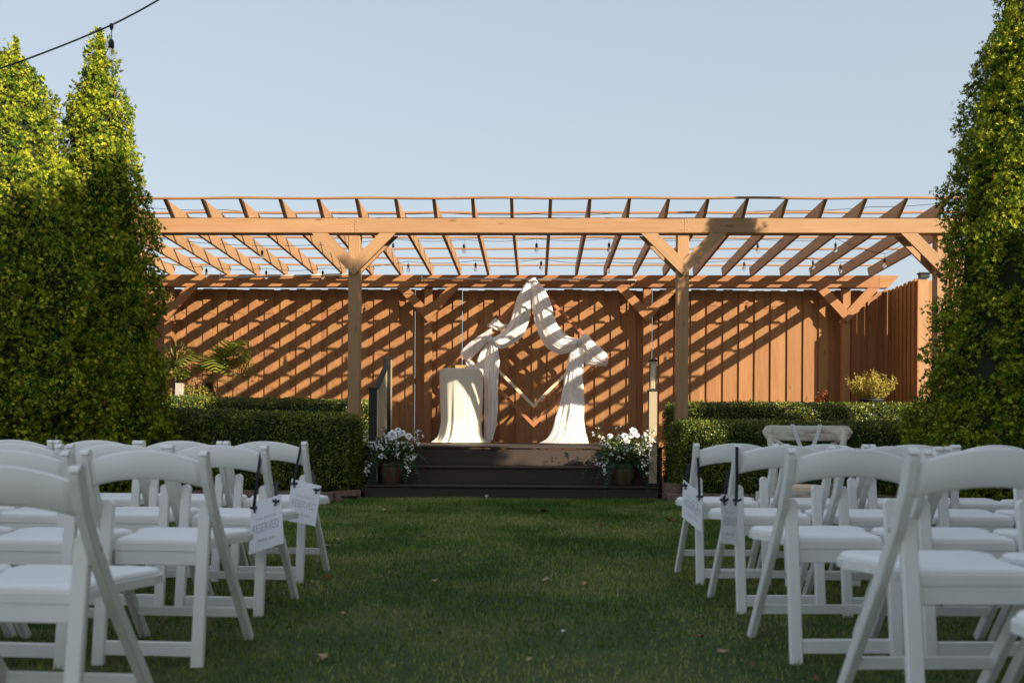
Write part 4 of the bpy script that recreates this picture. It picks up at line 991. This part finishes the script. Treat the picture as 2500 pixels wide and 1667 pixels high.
# dandelion clock by the steps
dc = at(1188, 1211, 10.2)
dn = empty('dandelion', (dc.x, dc.y, 0.05), 'dandelion seed head on a bent stem in the grass before the steps', 'plant')
MB().tube([(dc.x-0.03, dc.y, 0.05), (dc.x-0.025, dc.y, dc.z-0.05), (dc.x, dc.y, dc.z)], 0.0018, 5).build('stem', M['sage'], dn)
leaf_cloud('seed_head', dc, (.016, .016, .016), 60, 'petal', 0.012, None, None, dn)

# ================================================================== CHAIRS
def leg_curve(pts, w, th, name, parent, mk='white', cap=True):
    """leg in the y-z plane along pts [(x,y,z)], w across x, th across the run"""
    mb = MB(); P = [Vector(p) for p in pts]; N = len(P); c = 0.004; ring = []
    for i, p_ in enumerate(P):
        d = (P[min(i+1, N-1)]-P[max(i-1, 0)]).normalized(); u = Vector((1, 0, 0)); n_ = d.cross(u).normalized(); a, b = w/2, th/2
        for (i_, j_) in ((a-c, b), (a, b-c), (a, -b+c), (a-c, -b), (-a+c, -b), (-a, -b+c), (-a, b-c), (-a+c, b)): ring.append(p_+u*i_+n_*j_)
    fs = [(k*8+q, k*8+(q+1) % 8, (k+1)*8+(q+1) % 8, (k+1)*8+q) for k in range(N-1) for q in range(8)]+[tuple(range(8)), tuple(range((N-1)*8, N*8))]
    mb.add(ring, fs)
    return mb.build(name, M[mk], parent)
def make_chair():
    t = empty('folding_chair', (0, 0, 0), 'x', 'chair', 'white folding chairs set out in rows on the lawn')
    for s in (-1, 1):
        x = s*0.221
        pts = [(x, 0.46, 0), (x, 0.31, 0.21), (x, 0.155, 0.42), (x, 0.055, 0.57), (x, 0.0, 0.68), (x, -0.024, 0.755)]
        # rounded top
        leg = leg_curve(pts+[(x, -0.027, 0.772)], 0.030, 0.040, 'long_leg', t)
        MB().prism([(0.020*cos(a)-0.0275, 0.772+0.0175*sin(a)) for a in [pi*k/8 for k in range(9)]], 0, x-0.0149, x+0.0149).build('rounded_top', M['white'], leg)
        xs_ = s*0.187
        sl = leg_curve([(xs_, 0, 0), (xs_, 0.035, 0.3), (xs_, 0.072, 0.575)], 0.046, 0.024, 'short_leg', t)
        # rounded head of the short leg
        poly = [(xs_+0.0228*cos(a), 0.575+0.026*sin(a)) for a in [pi*k/10 for k in range(11)]]
        MB().prism(poly, 1, 0.060, 0.084).build('rounded_top', M['white'], sl)
        MB().tube([(s*0.17, 0.074, 0.562), (s*0.236, 0.074, 0.562)], 0.006, 8).build('pivot_bolt', M['pipe'], sl)
    # back slat, arched above and below, hollowed in plan
    mb = MB(); n_ = 16; vs = []
    for k in range(n_+1):
        s = k/n_*2-1; x = s*0.2055; zt = 0.790-0.040*s*s; zb = 0.686-0.030*s*s; yb_ = -0.036+0.020*s*s
        yt = yb_-0.016
        for (yy, zz) in ((yt, zt-0.006), (yt+0.005, zt), (yt+0.014, zt), (yt+0.019, zt-0.006), (yb_+0.019+0.004, zb+0.006), (yb_+0.014+0.004, zb), (yb_+0.005+0.004, zb), (yb_+0.004, zb+0.006)): vs.append((x, yy, zz))
    mb.add(vs, [(k*8+q, k*8+(q+1) % 8, (k+1)*8+(q+1) % 8, (k+1)*8+q) for k in range(n_) for q in range(8)]+[tuple(range(8)), tuple(range(n_*8, n_*8+8))], True)
    o = mb.build('back_slat', M['white'], t)
    # seat: frame and padded vinyl top
    poly = [(-0.165, 0.075), (0.165, 0.075), (0.175, 0.16), (0.195, 0.30), (0.236, 0.40), (0.236, 0.455), (0.215, 0.485), (-0.215, 0.485), (-0.236, 0.455), (-0.236, 0.40), (-0.195, 0.30), (-0.175, 0.16)]
    MB().prism(poly, 2, 0.412, 0.438).build('seat_frame', M['white'], t)
    mb = MB(); cx, cy = 0, 0.28
    rings = [(1.0, 0.4385), (1.0, 0.448), (0.97, 0.456), (0.88, 0.460)]
    vs = [((px-cx)*s*0.97+cx, (py-cy)*s*0.97+cy, z) for s, z in rings for px, py in poly]; m_ = len(poly)
    mb.add(vs, [(i*m_+q, i*m_+(q+1) % m_, (i+1)*m_+(q+1) % m_, (i+1)*m_+q) for i in range(3) for q in range(m_)]+[tuple(range(3*m_, 4*m_))], False)
    mb.build('seat_pad', M['vinyl'], t)
    MB().box((-0.1635, 0.078, 0.358), (0.1635, 0.098, 0.4115), 0.003).build('rear_apron', M['white'], t)
    MB().box((-0.1635, 0.008-0.004, 0.035), (0.1635, 0.026-0.004, 0.088), 0.003).build('rear_stretcher', M['white'], t)
    MB().box((-0.2055, 0.355, 0.112), (0.2055, 0.375, 0.150), 0.003).build('front_stretcher', M['white'], t)
    return t
def put_chair(proto, first, x, y, z, rz, label, grp=None):
    o = proto if first else copy_tree(proto)
    o.location = (x, y, z); o.rotation_euler = (0, 0, rz); o['label'] = label
    return o
chair0 = make_chair(); first = True; chairs = {}
rown = ['front row', 'second row', 'third row', 'nearest row', 'row nearest the camera']
coln = ['aisle chair', 'second chair from the aisle', 'third chair from the aisle', 'fourth chair from the aisle', 'fifth chair from the aisle']
L_rows = [(5.30, -1.505, 5, 0.0), (4.37, -1.462, 5, -0.004), (3.46, -1.420, 4, -0.008), (2.47, -1.405, 3, -0.022)]
R_rows = [(5.36, 1.105, 6, 0.003), (4.49, 1.148, 6, 0.008), (3.53, 1.142, 5, 0.014), (2.56, 1.200, 4, 0.036), (1.62, 1.275, 2, 0.03)]
random.seed(5)
for side_, rows_ in ((-1, L_rows), (1, R_rows)):
    for r, (Y, X, n_, dz) in enumerate(rows_):
        for c_ in range(n_):
            if side_ > 0 and r == 0 and c_ == 1: pass
            x = X+side_*0.482*c_; jy = 0 if c_ == 0 else random.uniform(-.045, .045)
            extra = ''
            if c_ == 0 and r < 2: extra = ', with sign'
            lab = 'white chair, %s, %s, %s block%s' % (coln[min(c_, 4)] if c_ < 5 else 'sixth chair from the aisle', rown[r] if not (side_ > 0 and r == 3) else 'fourth row', 'left' if side_ < 0 else 'right', extra)
            rz = (0 if c_ == 0 else random.uniform(-.05, .05))+(-0.045 if side_ < 0 else 0.06)*(0.6 if c_ else 1)
            chairs[(side_, r, c_)] = put_chair(chair0, first, x, Y+jy, dz, rz, lab); first = False

# reserved signs hung on ribbons
def ribbon(parent, pts, w, name='ribbon', mk='navy', side=(1, 0, 0)):
    s = Vector(side).normalized()*w/2; P = [Vector(p) for p in pts]; vs = []
    for p_ in P: vs += [p_-s, p_+s]
    vs += [v+Vector((0, 0.0015, 0)) for v in vs[:]]; m_ = len(P)*2
    fs = []
    for k in range(len(P)-1):
        a = 2*k; fs += [(a, a+1, a+3, a+2), (m_+a+2, m_+a+3, m_+a+1, m_+a), (a, a+2, m_+a+2, m_+a), (a+1, m_+a+1, m_+a+3, a+3)]
    return MB().add(vs, fs).build(name, M[mk], parent)
FONT = bpy.data.fonts.load('<builtin>') if False else None
def text(parent, body, size, Mx, sx=1.0, shear=0.0, mk='ink'):
    cu = bpy.data.curves.new('lettering', 'FONT'); cu.body = body; cu.size = size; cu.align_x = 'CENTER'; cu.align_y = 'CENTER'; cu.shear = shear; cu.extrude = 0.0002; cu.offset = -0.0006 if size > 0.03 else -0.0002
    cu.materials.append(M[mk]); o = bpy.data.objects.new('lettering', cu); COL.objects.link(o); o.parent = parent
    COL.objects.unlink(o); o.parent = None
    me = bpy.data.meshes.new_from_object(o); bpy.data.objects.remove(o); me.name = 'lettering'; o = bpy.data.objects.new('lettering', me); COL.objects.link(o); o.parent = parent
    l, r, s = (wm(parent).inverted() @ Mx @ Matrix.Diagonal((sx, 1, 1, 1))).decompose(); o.location = l; o.rotation_euler = r.to_euler(); o.scale = s
    return o
def sign(corners, Ys, label, top_pt, top_pt2, rib_w=0.014):
    """corners: top-left, top-right, bottom-right, bottom-left pixels; Ys their depths"""
    P = [at(u, v, Y) for (u, v), Y in zip(corners, Ys)]
    o_ = (P[0]+P[1])/2
    e = empty('reserved_sign', o_, label, 'sign', 'reserved signs on the aisle chairs')
    X = ((P[1]-P[0])+(P[2]-P[3])).normalized(); Dn = ((P[3]-P[0])+(P[2]-P[1])).normalized(); Nn = Dn.cross(X).normalized()
    if Nn.y > 0: Nn = -Nn
    vs = P+[p_-Nn*0.0025 for p_ in P]
    MB().add(vs, [(0, 1, 2, 3), (7, 6, 5, 4), (0, 4, 5, 1), (1, 5, 6, 2), (2, 6, 7, 3), (3, 7, 4, 0)]).build('card', M['card'], e)
    W = ((P[1]-P[0]).length+(P[2]-P[3]).length)/2; H = ((P[3]-P[0]).length+(P[2]-P[1]).length)/2
    up = -Dn
    Yv = up; Zv = X.cross(Yv).normalized(); Xv = Yv.cross(Zv).normalized(); Xv = X
    def TM(fx, fy):
        c = P[0].lerp(P[1], fx).lerp(P[3].lerp(P[2], fx), fy)+Nn*0.0012
        Yo = (Yv-X*Yv.dot(X)).normalized(); Z = X.cross(Yo)
        return Matrix(((X.x, Yo.x, Z.x, c.x), (X.y, Yo.y, Z.y, c.y), (X.z, Yo.z, Z.z, c.z), (0, 0, 0, 1)))
    text(e, 'THIS ROW IS', 0.016, TM(.5, .36), W/0.145)
    text(e, 'RESERVED', 0.055, TM(.5, .55), W*0.90/(0.055*5.0))
    text(e, 'thank you', 0.022, TM(.5, .79), W/0.16, 0.4)
    # ribbons threaded through both upper corners
    for k, (pt, tp) in enumerate(((P[0].lerp(P[2], .11), top_pt), (P[1].lerp(P[3], .11), top_pt2))):
        a = pt+Nn*0.006; tp = Vector(tp); mid = a.lerp(tp, .5)+Vector((0, -0.01, 0))
        ribbon(e, [a, mid, tp], rib_w, side=(1, 0.1, 0))
        sg = 1 if k else -1
        ribbon(e, [a+Vector((-0.018, -.004, 0.002)), a+Vector((0.004, -.008, -0.002)), a+Vector((0.022, -.004, 0.004))], 0.012, 'bow', side=(0, 0.2, 1))
        ribbon(e, [a, a+Vector((-0.006*sg, -.006, -0.022))], 0.009, 'ribbon_end')
C5 = lambda x, y: (1600+x*.42533, 1000+y*.42533)
sign([(614, 1229), (686, 1206), (692, 1325), (607, 1354)], (4.34, 4.22, 4.20, 4.34), 'white reserved card tilted down leftward, on the left block second row aisle chair', at(638, 1102, 4.33), at(676, 1175, 4.36))
sign([(712, 1168), (784, 1186), (770, 1284), (700, 1270)], (5.22, 5.16, 5.14, 5.20), 'white reserved card on navy ribbon on the left block front row aisle chair', at(736, 1085, 5.26), at(762, 1150, 5.30))
sign([(1668, 1170), (1715, 1206), (1713, 1300), (1664, 1260)], (5.34, 5.26, 5.26, 5.34), 'white reserved card skewed on navy ribbon on the right block front row aisle chair', at(1682, 1130, 5.40), at(1702, 1085, 5.34))
sign([(1760, 1206), (1800, 1208), (1803, 1330), (1762, 1325)], (4.36, 4.40, 4.40, 4.36), 'narrow looking white reserved card on the right block second row aisle chair', at(1776, 1150, 4.44), at(1799, 1090, 4.42))

# ---------------------------------------------------------------- distressed cross-back chair
vc = empty('cross_back_chair', (1.655, 5.95, 0.02), 'distressed white cross back wooden chair with satin ribbons behind the right front row', 'chair')
VX, VY, VZ = 1.665, 5.95, 0.02
mb = MB(); n_ = 24; vs = []
for k in range(n_+1):
    s = k/n_*2-1; x = VX+s*0.275; hh = 0.046*(max(0.0, 1-abs(s)**14))**0.5+0.002; zc = VZ+0.835-0.006*(1-s*s); y = VY-0.02+0.05*s*s*-1+0.03
    for q in range(10):
        a = 2*pi*q/10; vs.append((x, y+0.014*cos(a), zc+hh*(abs(sin(a))**.6)*(1 if sin(a) > 0 else -1)))
mb.add(vs, [(k*10+q, k*10+(q+1) % 10, (k+1)*10+(q+1) % 10, (k+1)*10+q) for k in range(n_) for q in range(10)]+[tuple(range(10)), tuple(range(n_*10, n_*10+10))], True)
mb.build('top_rail', M['distress'], vc)
for s in (-1, 1):
    MB().tube([(VX+s*0.235, VY-0.03, VZ+0.86), (VX+s*0.195, VY-0.02, VZ+0.62), (VX+s*0.185, VY+0.02, VZ+0.45), (VX+s*0.20, VY-0.03, VZ)], [0.022, .019, .021, .018], 10).build('rear_leg', M['distress'], vc)
    MB().tube([(VX+s*0.19, VY+0.40, VZ+0.44), (VX+s*0.215, VY+0.44, VZ)], [0.022, .017], 10).build('front_leg', M['distress'], vc)
    MB().tube([(VX+s*0.205, VY-0.022, VZ+0.79), (VX, VY-0.03, VZ+0.66), (VX-s*0.18, VY+0.0, VZ+0.48)], [0.013, .014, .013], 8).build('cross_slat', M['distress'], vc)
    # ribbons tied over the rail
    xr = VX+s*0.085; x2 = VX+s*0.02
    ribbon(vc, [(xr, VY-0.012, VZ+0.884), (xr-s*0.012, VY-0.020, VZ+0.84), (x2, VY-0.030, VZ+0.70), (x2-s*0.05, VY-0.035, VZ+0.60)], 0.026, 'satin_ribbon', 'ribbon')
MB().tube([(VX+0.20, VY+0.42, VZ+0.22), (VX-0.20, VY+0.42, VZ+0.22)], 0.012, 8).build('stretcher', M['distress'], vc)
MB().tube([(VX-0.19, VY+0.0, VZ+0.18), (VX-0.205, VY+0.42, VZ+0.18)], 0.012, 8).build('stretcher', M['distress'], vc)
MB().tube([(VX+0.19, VY+0.0, VZ+0.18), (VX+0.205, VY+0.42, VZ+0.18)], 0.012, 8).build('stretcher', M['distress'], vc)
poly = [(VX+0.235*cos(a)*(1.0), VY+0.20+0.235*sin(a)) for a in [2*pi*k/20 for k in range(20)]]
poly = [(VX+(x-VX)*(1.12 if abs(x-VX) < .19 else 1), y) for x, y in poly]
MB().prism(poly, 2, VZ+0.435, VZ+0.475).build('seat', M['distress'], vc)
MB().prism([(VX+(x-VX)*.93, VY+.2+(y-VY-.2)*.93) for x, y in poly], 2, VZ+0.475, VZ+0.492).build('seat_cushion', M['boxwood'] if False else M['cream'], vc)

# ---------------------------------------------------------------- fallen leaves and petal
def fallen(u, v, size, mk, label, seed):
    # find the ground point under pixel (u, v)
    lo, hi = 1.6, 10.7
    for _ in range(40):
        m_ = (lo+hi)/2; q = at(u, v, m_)
        if q.z > ground_z(q.x, q.y)+0.02: lo = m_
        else: hi = m_
    q = at(u, v, lo); rnd = random.Random(seed); mb = MB(); vs = [(0, 0, 0.006)]; n_ = 14
    for k in range(n_):
        a = 2*pi*k/n_; r = size*(0.55+0.45*abs(cos(a)))*(1+0.22*cos(5*a)+rnd.uniform(-.1, .1)); vs.append((r*cos(a), r*0.7*sin(a), size*0.25*sin(a*2+seed)+size*0.2*rnd.random()))
    vs2 = [(a, b, c-0.001) for a, b, c in vs]; m1 = n_+1
    mb.add(vs+vs2, [(0, 1+k, 1+(k+1) % n_) for k in range(n_)]+[(m1, m1+1+(k+1) % n_, m1+1+k) for k in range(n_)]+[(1+k, m1+1+k, m1+1+(k+1) % n_, 1+(k+1) % n_) for k in range(n_)], True)
    o = mb.build('fallen_leaf', M[mk], None, Matrix.Translation((q.x, q.y, ground_z(q.x, q.y)+0.022)) @ Matrix.Rotation(rnd.uniform(0, 6), 4, 'Z') @ Matrix.Rotation(rnd.uniform(-.4, .4), 4, 'X'))
    return tag(o, label, 'leaf', 'fallen leaves on the lawn')
FL = [(789, 1601, .030, 'leaf_a', 'pale tan dry leaf on the lawn, nearest one left of the aisle centre'), (800, 1408, .028, 'leaf_b', 'dark red dry leaf just right of the left front row chair foot'),
      (760, 1421, .020, 'leaf_a', 'tan dry leaf at the rear foot of the left front row aisle chair'), (1062, 1417, .030, 'leaf_a', 'pinkish tan leaf lying in the middle of the lawn left of centre'),
      (1337, 1415, .030, 'leaf_a', 'yellowish curled leaf right of the middle of the lawn'), (1430, 1423, .030, 'leaf_a', 'flat brown leaf on the lawn between centre and right chairs'),
      (1043, 1310, .030, 'leaf_a', 'pale yellow leaf on the lit patch of lawn left of centre'), (821, 1317, .034, 'leaf_a', 'tan leaf on the lawn right of the left reserved card'),
      (798, 1335, .036, 'leaf_a', 'broad tan leaf on the lawn beside the left front row aisle chair'), (940, 1245, .040, 'leaf_a', 'tan leaf near the left end of the steps'),
      (1322, 1247, .050, 'leaf_b', 'long brown leaf in the grass before the steps'), (1394, 1250, .028, 'leaf_a', 'small tan leaf in the grass before the right pot'),
      (1465, 1279, .030, 'leaf_b', 'small brown leaf on the lawn below the right pot'), (1640, 1270, .045, 'leaf_b', 'brown leaf on the lawn left of the right reserved card'),
      (1765, 1590, .024, 'leaf_a', 'large pale leaf on the lawn beside the third row of right chairs'), (1710, 1553, .020, 'leaf_b', 'brown leaf on the lawn left of the large pale leaf'),
      (1840, 1624, .020, 'leaf_b', 'reddish leaf under the right third row aisle chair'), (1295, 1609, .020, 'leaf_a', 'small tan leaf at the bottom of the lawn right of centre'),
      (1995, 1655, .024, 'leaf_b', 'red brown leaf at the bottom edge below the right chairs'), (835, 1497, .018, 'leaf_a', 'small tan leaf on the lawn beside the left second row chair')]
for k, (u, v, s_, mk, lab) in enumerate(FL): fallen(u, v, s_, mk, lab, k)
o = fallen(1375, 1541, .012, 'petal', 'single white petal lying on the lawn right of centre', 77); o.name = 'white_petal'; o['category'] = 'petal'; del o['group']
print('built', len(bpy.data.objects), 'objects')
